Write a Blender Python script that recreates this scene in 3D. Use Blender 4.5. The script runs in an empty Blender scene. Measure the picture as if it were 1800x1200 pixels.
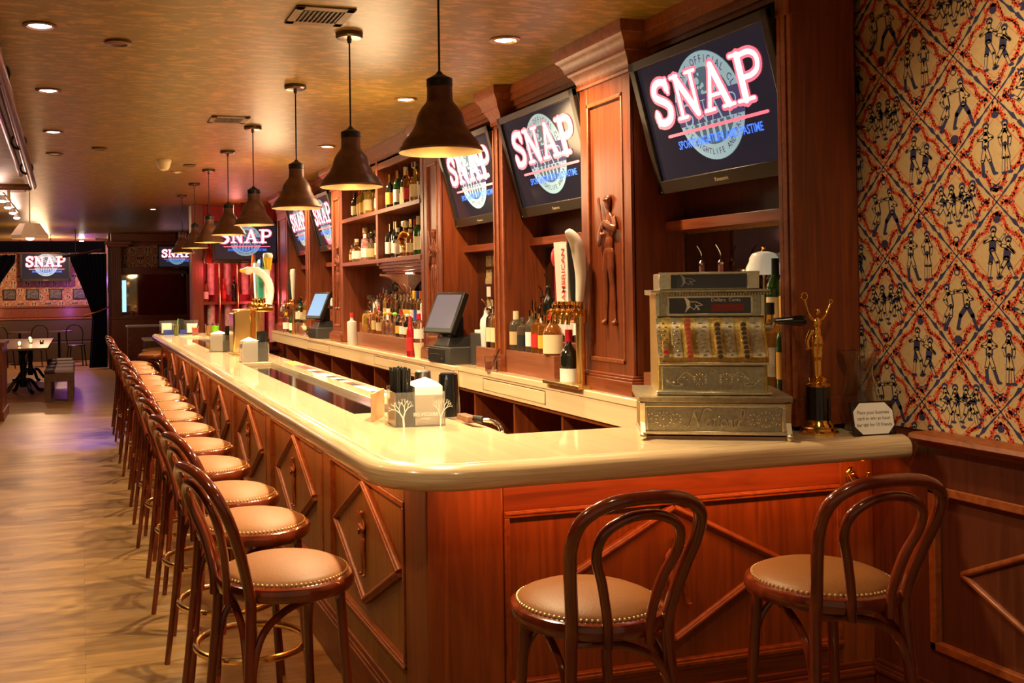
import bpy, bmesh, math, random
from mathutils import Vector, Matrix, Euler

random.seed(7)
sc = bpy.context.scene
COL = sc.collection
PI = math.pi

# ------------------------------------------------------------------ camera
cam_data = bpy.data.cameras.new('camera')
cam_data.sensor_width = 36.0
cam_data.lens = 1776.2 / 1800 * 36
cam_data.shift_x = (900 - 676.6) / 1800
cam_data.shift_y = (491.5 - 600) / 1800
cam_data.clip_start = 0.05
cam_data.clip_end = 80
cam = bpy.data.objects.new('camera', cam_data)
COL.objects.link(cam)
_y, _p, _r = (math.radians(a) for a in (16.7314, 0.47844, -0.80714))
_f = Vector((math.sin(_y) * math.cos(_p), math.cos(_y) * math.cos(_p), math.sin(_p)))
_rt = Vector((math.cos(_y), -math.sin(_y), 0))
_u = _rt.cross(_f)
_r2 = math.cos(_r) * _rt + math.sin(_r) * _u
_u2 = -math.sin(_r) * _rt + math.cos(_r) * _u
cam.matrix_world = Matrix(((_r2.x, _u2.x, -_f.x, 0), (_r2.y, _u2.y, -_f.y, 0), (_r2.z, _u2.z, -_f.z, 1.62), (0, 0, 0, 1)))
sc.camera = cam

# ------------------------------------------------------------------ view, world
sc.view_settings.view_transform = 'Standard'
sc.view_settings.look = 'None'
sc.view_settings.exposure = 0.0
sc.view_settings.gamma = 1
sc.view_settings.use_curve_mapping = False
world = bpy.data.worlds.new('world')
sc.world = world
world.use_nodes = True
bg = world.node_tree.nodes['Background']
bg.inputs[0].default_value = (1.0, 0.70, 0.36, 1)
bg.inputs[1].default_value = 0.22

# ------------------------------------------------------------------ light helpers and the room's lamps, with added fill points
def aim(o, d):
    o.rotation_euler = Vector(d).to_track_quat('-Z', 'Y').to_euler()

def spot(name, loc, d, power, color, size, blend=0.6, radius=0.03):
    l = bpy.data.lights.new(name, 'SPOT')
    l.energy = power; l.color = color; l.spot_size = math.radians(size); l.spot_blend = blend
    l.shadow_soft_size = radius
    o = bpy.data.objects.new(name, l); COL.objects.link(o)
    o.location = loc; aim(o, d)
    return o

def point(name, loc, power, color, radius=0.05):
    l = bpy.data.lights.new(name, 'POINT')
    l.energy = power; l.color = color; l.shadow_soft_size = radius
    o = bpy.data.objects.new(name, l); COL.objects.link(o); o.location = loc
    return o

CEIL = 2.84
WARM = (1.0, 0.66, 0.34)
WARM2 = (1.0, 0.74, 0.48)
PEND_Y = [3.41, 4.66, 5.93, 7.50, 8.85, 10.24, 11.58, 13.05]
for y in PEND_Y:                                # bulbs of the pendant lamps over the bar
    spot('pendant_light', (1.24, y, 2.16), (0, 0, -1), 165, (1.0, 0.76, 0.42), 150, 0.9, 0.035)
DL_LEFT = [4.85, 6.40, 8.03, 9.40]              # recessed lamps over the walkway
for y in DL_LEFT[:3]:
    spot('downlight_lamp', (-0.17, y, 2.80), (0.05, 0, -1), 66, (1.0, 0.74, 0.38), 110, 0.8, 0.06)
spot('downlight_lamp', (-0.17, 2.6, 2.80), (0.05, 0, -1), 66, (1.0, 0.74, 0.38), 110, 0.8, 0.04)
DL_RIGHT = [4.6, 6.2, 8.4, 9.95, 11.4]     # recessed lamps washing the back bar
for y in DL_RIGHT:
    spot('downlight_lamp', (2.02, y, 2.80), (0.28, 0, -1), 150, (1.0, 0.68, 0.36), 125, 0.7, 0.03)
spot('downlight_lamp', (1.3, 1.4, 2.80), (0.1, 0.2, -1), 30, (1.0, 0.70, 0.38), 120, 0.8, 0.06)
spot('downlight_lamp', (1.75, 1.9, 2.80), (0.95, 0.12, -0.8), 130, (1.0, 0.74, 0.42), 85, 0.9, 0.06)  # unseen wall washer added to brighten the wallpaper
point('aisle_fill', (1.75, 6.0, 2.3), 22, WARM, 0.2)  # unseen fill points in mid-air over the bar aisle, no fitting
point('aisle_fill', (1.75, 9.5, 2.3), 22, WARM, 0.2)
def strip(name, loc, sx, sy, rot, power, color):
    l = bpy.data.lights.new(name, 'AREA'); l.shape = 'RECTANGLE'; l.size = sx; l.size_y = sy; l.energy = power; l.color = color
    o = bpy.data.objects.new(name, l); COL.objects.link(o); o.location = loc; o.rotation_euler = rot
    return o
# warm strip lights fixed under the overhang of the bar top
strip('under_counter_strip', (1.90, 2.90, 0.995), 1.6, 0.015, (math.radians(35), 0, 0), 4.0, (1.0, 0.26, 0.05))
strip('under_counter_strip', (0.92, 8.1, 0.995), 0.015, 9.6, (0, math.radians(-35), 0), 22, (1.0, 0.42, 0.12))
# coloured stage and red lamps at the far end, then added booth fill
spot('stage_lamp_purple', (0.15, 15.2, 2.7), (-0.06, -0.95, -1), 260, (0.42, 0.25, 1.0), 32, 0.4)
point('red_lamp', (1.75, 14.1, 1.9), 9, (1.0, 0.09, 0.11), 0.08)
point('red_lamp', (2.35, 14.1, 1.5), 12, (1.0, 0.09, 0.11), 0.08)
point('red_lamp', (2.05, 13.9, 2.62), 3, (1.0, 0.25, 0.2), 0.08)
point('booth_fill', (-0.8, 19.0, 2.3), 26, (1.0, 0.62, 0.36), 0.1)  # unseen fill points for the booth room, no fittings
point('booth_fill', (-0.8, 23.3, 2.72), 230, (1.0, 0.58, 0.30), 0.1)  # fill added to brighten the far wallpaper
point('booth_fill_pink', (-1.6, 15.5, 2.5), 24, (1.0, 0.45, 0.40), 0.1)
point('booth_fill_violet', (0.1, 25.2, 1.9), 14, (0.45, 0.15, 1.0), 0.1)

# ------------------------------------------------------------------ materials
MATS = {}
def _new(name):
    m = bpy.data.materials.new(name); m.use_nodes = True
    MATS[name] = m
    return m, m.node_tree, m.node_tree.nodes['Principled BSDF']

def mat(name, color, rough=0.5, metal=0.0, coat=0.0, emit=None, es=1.0, trans=0.0, ior=1.45, noise=0.0, nscale=30, bump=0.0):
    m, t, b = _new(name)
    b.inputs['Base Color'].default_value = (*color, 1)
    b.inputs['Roughness'].default_value = rough
    b.inputs['Metallic'].default_value = metal
    b.inputs['Coat Weight'].default_value = coat
    b.inputs['Coat Roughness'].default_value = 0.08
    b.inputs['Transmission Weight'].default_value = trans
    b.inputs['IOR'].default_value = ior
    if emit:
        b.inputs['Emission Color'].default_value = (*emit, 1)
        b.inputs['Emission Strength'].default_value = es
    if noise or bump:
        tc = t.nodes.new('ShaderNodeTexCoord'); n = t.nodes.new('ShaderNodeTexNoise')
        n.inputs['Scale'].default_value = nscale; n.inputs['Detail'].default_value = 4
        t.links.new(tc.outputs['Object'], n.inputs['Vector'])
        if noise:
            r = t.nodes.new('ShaderNodeValToRGB')
            r.color_ramp.elements[0].position = 0.3; r.color_ramp.elements[1].position = 0.7
            r.color_ramp.elements[0].color = (*[c * (1 - noise) for c in color], 1)
            r.color_ramp.elements[1].color = (*[min(1, c * (1 + noise)) for c in color], 1)
            t.links.new(n.outputs['Fac'], r.inputs['Fac']); t.links.new(r.outputs['Color'], b.inputs['Base Color'])
        if bump:
            bp = t.nodes.new('ShaderNodeBump'); bp.inputs['Strength'].default_value = bump; bp.inputs['Distance'].default_value = 0.004
            t.links.new(n.outputs['Fac'], bp.inputs['Height']); t.links.new(bp.outputs['Normal'], b.inputs['Normal'])
    return m

def wood(name, dark, light, scale, rough=0.35, coat=0.3, coatr=0.12, dist=1.5, detail=5, p0=0.3, p1=0.72, big=None):
    """streaked wood: noise stretched along the grain"""
    m, t, b = _new(name)
    tc = t.nodes.new('ShaderNodeTexCoord'); mp = t.nodes.new('ShaderNodeMapping')
    mp.inputs['Scale'].default_value = scale
    n = t.nodes.new('ShaderNodeTexNoise'); n.inputs['Scale'].default_value = 1.0
    n.inputs['Detail'].default_value = detail; n.inputs['Distortion'].default_value = dist
    r = t.nodes.new('ShaderNodeValToRGB')
    r.color_ramp.elements[0].position = p0; r.color_ramp.elements[1].position = p1
    r.color_ramp.elements[0].color = (*dark, 1); r.color_ramp.elements[1].color = (*light, 1)
    t.links.new(tc.outputs['Object'], mp.inputs['Vector']); t.links.new(mp.outputs['Vector'], n.inputs['Vector'])
    t.links.new(n.outputs['Fac'], r.inputs['Fac']); t.links.new(r.outputs['Color'], b.inputs['Base Color'])
    b.inputs['Roughness'].default_value = rough
    b.inputs['Coat Weight'].default_value = coat; b.inputs['Coat Roughness'].default_value = coatr
    return m

MAH_D, MAH_L = (0.115, 0.021, 0.0045), (0.245, 0.052, 0.010)
mah_v = wood('mahogany_vertical', MAH_D, MAH_L, (26, 26, 1.6), 0.42, 0.3, 0.25)
bar_s = wood('bar_end_mahogany', (0.16, 0.036, 0.006), (0.30, 0.078, 0.012), (26, 26, 1.6), 0.42, 0.3, 0.25)
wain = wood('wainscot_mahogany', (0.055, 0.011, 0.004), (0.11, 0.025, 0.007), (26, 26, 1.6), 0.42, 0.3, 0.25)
bar_v = wood('bar_front_mahogany_yellow_lit', (0.17, 0.060, 0.009), (0.30, 0.122, 0.017), (26, 26, 1.6), 0.42, 0.3, 0.25)  # yellow light on the long front is mixed into this mahogany
mah_h = wood('mahogany_horizontal', MAH_D, MAH_L, (26, 1.6, 26), 0.42, 0.3, 0.25)
mah_x = wood('mahogany_cross', MAH_D, MAH_L, (1.6, 26, 26), 0.42, 0.3, 0.25)
mah_trim = wood('mahogany_trim', (0.17, 0.036, 0.008), (0.32, 0.080, 0.015), (20, 20, 20), 0.42, 0.25, 0.3)
mah_dark = wood('mahogany_dark', (0.045, 0.009, 0.004), (0.09, 0.020, 0.007), (26, 26, 1.6), 0.4, 0.25)  # darker mahogany for bay backs, walls and low cabinets
mah_step = wood('mahogany_box', (0.17, 0.05, 0.022), (0.26, 0.085, 0.035), (30, 1.6, 30), 0.4, 0.3)
bentwood = wood('bentwood', (0.10, 0.014, 0.005), (0.22, 0.034, 0.010), (9, 9, 3), 0.16, 0.9, 0.05)
maple = wood('maple', (0.78, 0.56, 0.32), (0.86, 0.65, 0.40), (14, 1.0, 14), 0.2, 0.8, 0.05, 1.2)
maple_x = wood('maple_cross', (0.66, 0.42, 0.22), (0.84, 0.58, 0.33), (1.3, 9, 26), 0.25, 0.7, 0.07, 3.0)
maple_e = wood('maple_edge', (0.54, 0.36, 0.20), (0.84, 0.63, 0.39), (3.0, 3.0, 170), 0.25, 0.7, 0.07, 0.8)
oak_dark = wood('dark_table_wood', (0.10, 0.06, 0.045), (0.17, 0.11, 0.085), (2, 18, 18), 0.3, 0.4)
bench_wood = wood('bench_wood', (0.10, 0.05, 0.022), (0.17, 0.09, 0.04), (12, 2, 12), 0.5, 0.1)
brass = mat('brass', (0.92, 0.66, 0.28), 0.2, 1.0)
brass_dim = mat('aged_brass', (0.62, 0.42, 0.18), 0.32, 1.0, noise=0.25, nscale=60)
gold = mat('polished_gold', (0.85, 0.50, 0.12), 0.12, 1.0)
chrome = mat('chrome', (0.75, 0.74, 0.72), 0.12, 1.0)
steel = mat('brushed_steel', (0.42, 0.40, 0.37), 0.3, 1.0)
nickel = mat('register_nickel', (0.46, 0.41, 0.29), 0.36, 0.92, noise=0.20, nscale=70, bump=0.12)
nickel_hi = mat('register_nickel_raised', (0.72, 0.65, 0.48), 0.26, 0.95, noise=0.12, nscale=80)
nickel_brass = mat('register_side_brass', (0.52, 0.38, 0.13), 0.36, 0.9, noise=0.25, nscale=70, bump=0.25)
brass_nail = mat('brass_nail', (0.90, 0.66, 0.30), 0.35, 0.5)
leather = mat('tan_leather', (0.29, 0.105, 0.026), 0.52, noise=0.08, nscale=140, bump=0.15)
black = mat('black_plastic', (0.012, 0.011, 0.010), 0.42)
black_g = mat('black_gloss', (0.006, 0.006, 0.007), 0.08, coat=0.5)
charcoal = mat('charcoal_plastic', (0.045, 0.042, 0.040), 0.5)
bezel = mat('tv_bezel', (0.028, 0.020, 0.015), 0.3)
screen = mat('tv_screen', (0.012, 0.011, 0.014), 0.12, emit=(0.055, 0.045, 0.07), es=0.30)
lamp_out = mat('lamp_shade_brown', (0.16, 0.075, 0.050), 0.36, 0.25, noise=0.25, nscale=25)
canopy_m = mat('canopy_bronze', (0.14, 0.10, 0.07), 0.25, 0.8)
lamp_in = mat('lamp_shade_inner', (0.85, 0.62, 0.32), 0.3, 0.8)
bulb_m = mat('bulb_glow', (1, 0.9, 0.7), 0.4, emit=(1.0, 0.72, 0.38), es=14)
dl_glow = mat('downlight_glow', (1, 1, 1), 0.4, emit=(1.0, 0.93, 0.78), es=22)
dl_dim = mat('downlight_unlit', (0.35, 0.30, 0.24), 0.4, emit=(1.0, 0.8, 0.6), es=0.15)
white = mat('white_matte', (0.80, 0.78, 0.74), 0.5)
paper = mat('white_paper', (0.86, 0.84, 0.80), 0.7)
cream = mat('cream_label', (0.78, 0.66, 0.42), 0.6)
tanl = mat('kraft_label', (0.55, 0.40, 0.20), 0.6)
yellowl = mat('yellow_label', (0.78, 0.42, 0.05), 0.6)
redl = mat('red_label', (0.55, 0.03, 0.03), 0.5)
bluel = mat('blue_label', (0.05, 0.09, 0.42), 0.5)
blackl = mat('black_label', (0.02, 0.02, 0.02), 0.5)
greenl = mat('green_plastic', (0.25, 0.85, 0.05), 0.3)
teal = mat('teal_plastic', (0.02, 0.25, 0.20), 0.4)
yellow = mat('yellow_plastic', (0.95, 0.55, 0.03), 0.35)
orange = mat('orange_plastic', (0.85, 0.22, 0.03), 0.4)
redp = mat('red_plastic', (0.62, 0.02, 0.03), 0.3)
blue = mat('blue_plastic', (0.03, 0.06, 0.30), 0.3)
acrylic = mat('clear_acrylic', (0.95, 0.93, 0.90), 0.05, trans=0.92, ior=1.2)
glass_clear = mat('clear_glass', (0.96, 0.95, 0.90), 0.02, trans=1.0, ior=1.45)
glass_smoke = mat('smoked_glass', (0.35, 0.28, 0.20), 0.03, trans=0.8, ior=1.4)
glass_amber = mat('amber_glass', (0.55, 0.20, 0.03), 0.04, trans=0.75, ior=1.4, coat=0.5)
glass_gold = mat('gold_liquor_glass', (0.85, 0.55, 0.12), 0.04, trans=0.8, ior=1.4, coat=0.5)
glass_green = mat('green_glass', (0.03, 0.14, 0.03), 0.05, trans=0.5, ior=1.45, coat=0.6)
glass_dark = mat('dark_wine_glass', (0.012, 0.012, 0.008), 0.06, coat=1.0)
glass_red = mat('red_glass', (0.65, 0.02, 0.03), 0.04, trans=0.4, coat=0.6)
glass_pink = mat('rose_glass', (0.80, 0.40, 0.36), 0.05, trans=0.7, coat=0.5)
frost = mat('frosted_bottle', (0.80, 0.80, 0.76), 0.45, trans=0.25)
opal = mat('opal_glass', (0.85, 0.82, 0.70), 0.25, coat=0.5, emit=(1.0, 0.9, 0.65), es=0.25)
beer_m = mat('beer_yellow', (0.95, 0.55, 0.03), 0.15, emit=(1.0, 0.55, 0.05), es=0.15)
foam_m = mat('beer_foam', (0.95, 0.90, 0.78), 0.6)
navy_cloth = mat('navy_velvet', (0.012, 0.014, 0.050), 0.85)
red_cloth = mat('dark_red_cloth', (0.10, 0.01, 0.015), 0.8)
booth_m = mat('booth_brown', (0.06, 0.035, 0.022), 0.6)
cush_l = mat('cushion_grey', (0.42, 0.36, 0.36), 0.8)
cush_d = mat('cushion_dark', (0.05, 0.035, 0.04), 0.8)
iron = mat('cast_iron', (0.02, 0.022, 0.02), 0.3, 0.6)
pipe_m = mat('pipe_copper_brown', (0.22, 0.11, 0.085), 0.25, 0.9)
mirror_m = mat('dark_mirror', (0.30, 0.24, 0.20), 0.03, 1.0)
neon_w = mat('neon_white', (1, 1, 1), 0.5, emit=(1.0, 0.86, 0.90), es=1.5)
neon_p = mat('neon_pink', (1, 0.3, 0.4), 0.5, emit=(1.0, 0.13, 0.22), es=1.2)
logo_b = mat('logo_pale_blue', (0.3, 0.5, 0.6), 0.5, emit=(0.22, 0.42, 0.52), es=0.7)
logo_d = mat('logo_dark_teal', (0.03, 0.08, 0.12), 0.5, emit=(0.035, 0.085, 0.13), es=1.0)
logo_t = mat('logo_blue_text', (0.05, 0.2, 0.9), 0.5, emit=(0.04, 0.18, 1.0), es=1.3)
logo_n = mat('logo_navy', (0.02, 0.02, 0.08), 0.5, emit=(0.03, 0.03, 0.11), es=1.0)
pos_blue = mat('pos_screen_blue', (0.1, 0.2, 0.4), 0.2, emit=(0.22, 0.36, 0.62), es=0.9)
pos_grey = mat('pos_screen_grey', (0.07, 0.06, 0.065), 0.15, emit=(0.20, 0.165, 0.18), es=0.8)
neon_tube = mat('red_neon_tube', (1, 0.1, 0.1), 0.5, emit=(1.0, 0.10, 0.12), es=6)
candle_m = mat('candle_glow', (1, 0.8, 0.5), 0.5, emit=(1.0, 0.70, 0.35), es=9)
wp_tan = mat('wallpaper_ground', (0.52, 0.355, 0.175), 0.75, noise=0.06, nscale=90)
wp_red = mat('wallpaper_red', (0.58, 0.058, 0.02), 0.75)
wp_navy = mat('wallpaper_navy', (0.030, 0.028, 0.085), 0.75)
cig = mat('photo_print', (0.12, 0.10, 0.09), 0.4, noise=0.8, nscale=25)
window_glow = mat('lit_window', (0.4, 0.7, 0.9), 0.4, emit=(0.35, 0.80, 1.0), es=1.6)
frosted_col = mat('frosted_red_panel', (0.62, 0.50, 0.48), 0.35, noise=0.3, nscale=14)
money = mat('taped_notes', (0.42, 0.32, 0.16), 0.7, noise=0.4, nscale=60)

def floor_material():
    m, t, b = _new('oak_strip_floor')
    tc = t.nodes.new('ShaderNodeTexCoord')
    br = t.nodes.new('ShaderNodeTexBrick')
    br.offset = 0.37; br.offset_frequency = 3
    for k, v in (('Scale', 1.0), ('Mortar Size', 0.0016), ('Mortar Smooth', 0.3), ('Bias', 0.0), ('Brick Width', 1.15), ('Row Height', 0.057)):
        br.inputs[k].default_value = v
    br.inputs['Color1'].default_value = (0.32, 0.32, 0.32, 1); br.inputs['Color2'].default_value = (0.72, 0.72, 0.72, 1)
    br.inputs['Mortar'].default_value = (0.12, 0.12, 0.12, 1)
    mp = t.nodes.new('ShaderNodeMapping'); mp.inputs['Scale'].default_value = (3.5, 90, 1)
    n = t.nodes.new('ShaderNodeTexNoise'); n.inputs['Scale'].default_value = 1; n.inputs['Detail'].default_value = 6; n.inputs['Distortion'].default_value = 1.2
    n2 = t.nodes.new('ShaderNodeTexNoise'); n2.inputs['Scale'].default_value = 2.3; n2.inputs['Detail'].default_value = 3
    t.links.new(tc.outputs['Object'], br.inputs['Vector']); t.links.new(tc.outputs['Object'], mp.inputs['Vector'])
    t.links.new(mp.outputs['Vector'], n.inputs['Vector']); t.links.new(tc.outputs['Object'], n2.inputs['Vector'])
    a = t.nodes.new('ShaderNodeMixRGB'); a.blend_type = 'MIX'; a.inputs[0].default_value = 0.55
    t.links.new(br.outputs['Color'], a.inputs[1]); t.links.new(n.outputs['Fac'], a.inputs[2])
    a2 = t.nodes.new('ShaderNodeMixRGB'); a2.inputs[0].default_value = 0.22
    t.links.new(a.outputs[0], a2.inputs[1]); t.links.new(n2.outputs['Fac'], a2.inputs[2])
    r = t.nodes.new('ShaderNodeValToRGB')
    r.color_ramp.elements[0].position = 0.30; r.color_ramp.elements[0].color = (0.11, 0.055, 0.018, 1)
    r.color_ramp.elements[1].position = 0.66; r.color_ramp.elements[1].color = (0.48, 0.265, 0.090, 1)
    t.links.new(a2.outputs[0], r.inputs['Fac']); t.links.new(r.outputs['Color'], b.inputs['Base Color'])
    b.inputs['Roughness'].default_value = 0.36
    return m

def ceiling_material():
    m, t, b = _new('brushed_gold_ceiling_paint')
    tc = t.nodes.new('ShaderNodeTexCoord')
    mp = t.nodes.new('ShaderNodeMapping'); mp.inputs['Scale'].default_value = (9, 24, 1)
    n = t.nodes.new('ShaderNodeTexNoise'); n.inputs['Scale'].default_value = 1; n.inputs['Detail'].default_value = 5; n.inputs['Roughness'].default_value = 0.62
    n.inputs['Distortion'].default_value = 0.6
    t.links.new(tc.outputs['Object'], mp.inputs['Vector']); t.links.new(mp.outputs['Vector'], n.inputs['Vector'])
    r = t.nodes.new('ShaderNodeValToRGB')
    e = r.color_ramp.elements
    e[0].position = 0.46; e[0].color = (0.20, 0.135, 0.019, 1)
    e[1].position = 0.58; e[1].color = (0.40, 0.22, 0.045, 1)
    x = e.new(0.52); x.color = (0.235, 0.15, 0.022, 1)
    t.links.new(n.outputs['Fac'], r.inputs['Fac']); t.links.new(r.outputs['Color'], b.inputs['Base Color'])
    b.inputs['Roughness'].default_value = 0.40
    return m
floor_m = floor_material(); ceil_m = ceiling_material()

# ------------------------------------------------------------------ mesh helpers
def catmull(pts, n=6, closed=False):
    P = [Vector(p) for p in pts]; out = []
    L = len(P); rng = range(L if closed else L - 1)
    for i in rng:
        p0 = P[(i - 1) % L] if (closed or i > 0) else P[0]
        p1 = P[i]; p2 = P[(i + 1) % L]
        p3 = P[(i + 2) % L] if (closed or i + 2 < L) else P[-1]
        for k in range(n):
            s = k / n
            out.append(0.5 * ((2 * p1) + (-p0 + p2) * s + (2 * p0 - 5 * p1 + 4 * p2 - p3) * s * s + (-p0 + 3 * p1 - 3 * p2 + p3) * s ** 3))
    if not closed: out.append(P[-1].copy())
    return out

class MB:
    def __init__(self, map=None):
        self.v = []; self.f = []; self.mi = []; self.map = map; self.cur = 0
    def add(self, vs, fs):
        o = len(self.v)
        if self.map: vs = [self.map(*p) for p in vs]
        self.v += [tuple(p) for p in vs]
        self.f += [tuple(i + o for i in f) for f in fs]
        self.mi += [self.cur] * len(fs)
        return self
    def box(self, x0, x1, y0, y1, z0, z1):
        vs = [(x, y, z) for z in (z0, z1) for y in (y0, y1) for x in (x0, x1)]
        return self.add(vs, [(0, 2, 3, 1), (4, 5, 7, 6), (0, 1, 5, 4), (2, 6, 7, 3), (0, 4, 6, 2), (1, 3, 7, 5)])
    def taper(self, x0, x1, y0, y1, z0, z1, dx, dy):
        vs = [(x0, y0, z0), (x1, y0, z0), (x0, y1, z0), (x1, y1, z0), (x0 + dx, y0 + dy, z1), (x1 - dx, y0 + dy, z1), (x0 + dx, y1 - dy, z1), (x1 - dx, y1 - dy, z1)]
        return self.add(vs, [(0, 2, 3, 1), (4, 5, 7, 6), (0, 1, 5, 4), (2, 6, 7, 3), (0, 4, 6, 2), (1, 3, 7, 5)])
    def lathe(self, prof, c=(0, 0, 0), n=24, axis='z', tilt=None, cap=False):
        vs = []; fs = []; rings = []
        for r, z in prof:
            if r < 1e-6:
                rings.append([len(vs)]); vs.append((0, 0, z))
            else:
                s = len(vs); rings.append(list(range(s, s + n)))
                for k in range(n):
                    a = 2 * PI * k / n; vs.append((r * math.cos(a), r * math.sin(a), z))
        for A, B in zip(rings, rings[1:]):
            for k in range(n):
                k2 = (k + 1) % n
                if len(A) == 1 and len(B) == 1: continue
                if len(A) == 1: fs.append((A[0], B[k2], B[k]))
                elif len(B) == 1: fs.append((A[k], A[k2], B[0]))
                else: fs.append((A[k], A[k2], B[k2], B[k]))
        if cap and len(rings[0]) > 1: fs.append(tuple(reversed(rings[0])))
        if cap and len(rings[-1]) > 1: fs.append(tuple(rings[-1]))
        if axis == 'x': vs = [(z, x, y) for x, y, z in vs]
        if axis == 'y': vs = [(y, z, x) for x, y, z in vs]
        if tilt is not None: vs = [tuple(tilt @ Vector(p)) for p in vs]
        vs = [(x + c[0], y + c[1], z + c[2]) for x, y, z in vs]
        return self.add(vs, fs)
    def cyl(self, c, r, h, n=20, axis='z', r2=None):
        return self.lathe([(r, 0), (r if r2 is None else r2, h)], c, n, axis, None, True)
    def tube(self, pts, r, n=10, closed=False, flat=1.0):
        P = [Vector(p) for p in pts]; L = len(P)
        R = r if isinstance(r, (list, tuple)) else [r] * L
        T = []
        for i in range(L):
            a = P[(i - 1) % L] if (closed or i > 0) else P[0]
            b = P[(i + 1) % L] if (closed or i < L - 1) else P[-1]
            d = (b - a); T.append(d.normalized() if d.length > 1e-9 else Vector((0, 0, 1)))
        ref = Vector((0, 0, 1)) if abs(T[0].z) < 0.9 else Vector((1, 0, 0))
        N = (ref - T[0] * ref.dot(T[0])).normalized()
        vs = []; fs = []
        for i in range(L):
            if i: 
                N = N - T[i] * N.dot(T[i])
                N = N.normalized() if N.length > 1e-6 else T[i].orthogonal().normalized()
            B = T[i].cross(N)
            for k in range(n):
                a = 2 * PI * k / n
                vs.append(tuple(P[i] + N * (R[i] * math.cos(a)) + B * (R[i] * flat * math.sin(a))))
        m = L if closed else L - 1
        for i in range(m):
            j = (i + 1) % L
            for k in range(n):
                k2 = (k + 1) % n
                fs.append((i * n + k, i * n + k2, j * n + k2, j * n + k))
        if not closed:
            fs.append(tuple(reversed(range(n)))); fs.append(tuple(range((L - 1) * n, L * n)))
        return self.add(vs, fs)
    def torus(self, c, R, r, n=36, m=10, plane='xy'):
        pts = []
        for k in range(n):
            a = 2 * PI * k / n; x, y = R * math.cos(a), R * math.sin(a)
            pts.append({'xy': (c[0] + x, c[1] + y, c[2]), 'xz': (c[0] + x, c[1], c[2] + y), 'yz': (c[0], c[1] + x, c[2] + y)}[plane])
        return self.tube(pts, r, m, closed=True)
    def ell(self, c, rad, n=14, m=8, rot=None):
        vs = []; fs = []
        if not isinstance(rad, (tuple, list)): rad = (rad,) * 3
        for i in range(m + 1):
            t = PI * i / m
            for k in range(n):
                a = 2 * PI * k / n
                p = Vector((rad[0] * math.sin(t) * math.cos(a), rad[1] * math.sin(t) * math.sin(a), rad[2] * math.cos(t)))
                if rot is not None: p = rot @ p
                vs.append((p.x + c[0], p.y + c[1], p.z + c[2]))
        for i in range(m):
            for k in range(n):
                k2 = (k + 1) % n
                fs.append((i * n + k, (i + 1) * n + k, (i + 1) * n + k2, i * n + k2))
        return self.add(vs, fs)
    def prism(self, poly, a, b, axis='z'):
        n = len(poly)
        f = {'z': lambda p, h: (p[0], p[1], h), 'y': lambda p, h: (p[0], h, p[1]), 'x': lambda p, h: (h, p[0], p[1])}[axis]
        vs = [f(p, a) for p in poly] + [f(p, b) for p in poly]
        fs = [tuple(reversed(range(n))), tuple(range(n, 2 * n))] + [(i, (i + 1) % n, n + (i + 1) % n, n + i) for i in range(n)]
        return self.add(vs, fs)
    def flat(self, poly, h, axis='z'):
        f = {'z': lambda p: (p[0], p[1], h), 'y': lambda p: (p[0], h, p[1]), 'x': lambda p: (h, p[0], p[1])}[axis]
        return self.add([f(p) for p in poly], [tuple(range(len(poly)))])
    def build(self, name, m, parent=None, smooth=True, bevel=0.0, ang=0.6, fixn=True):
        me = bpy.data.meshes.new(name)
        me.from_pydata(self.v, [], self.f)
        for mm in (m if isinstance(m, (list, tuple)) else [m]): me.materials.append(mm)
        if isinstance(m, (list, tuple)): me.polygons.foreach_set('material_index', self.mi)
        if fixn:
            bm = bmesh.new(); bm.from_mesh(me); bmesh.ops.recalc_face_normals(bm, faces=bm.faces); bm.to_mesh(me); bm.free()
        if smooth:
            me.polygons.foreach_set('use_smooth', [True] * len(me.polygons))
            me.set_sharp_from_angle(angle=ang)
        me.update()
        o = bpy.data.objects.new(name, me); COL.objects.link(o)
        if parent: o.parent = parent
        if bevel:
            b = o.modifiers.new('bevel', 'BEVEL'); b.width = bevel; b.segments = 2; b.limit_method = 'ANGLE'; b.angle_limit = 0.7
        return o

def thing(name, label, cat, loc=(0, 0, 0), rot=(0, 0, 0), group=None, scale=1.0):
    o = bpy.data.objects.new(name, None); COL.objects.link(o)
    o.empty_display_size = 0.1
    o.location = loc; o.rotation_euler = rot; o.scale = (scale,) * 3
    o['label'] = label; o['category'] = cat
    if group: o['group'] = group
    return o
def tag(o, label, cat, group=None):
    o['label'] = label; o['category'] = cat
    if group: o['group'] = group
    return o
def struct(o):
    o['kind'] = 'structure'; return o
KIDS = {}
def dup(root, loc, rot=None, label=None, group=None, scale=None):
    r = root.copy(); COL.objects.link(r); r.location = loc
    if rot is not None: r.rotation_euler = rot
    if scale is not None: r.scale = (scale,) * 3 if not isinstance(scale, tuple) else scale
    if label: r['label'] = label
    if group: r['group'] = group
    def rec(src, dst):
        for ch in list(src.children):
            c = ch.copy(); COL.objects.link(c); c.parent = dst
            rec(ch, c)
    rec(root, r)
    return r

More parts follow.
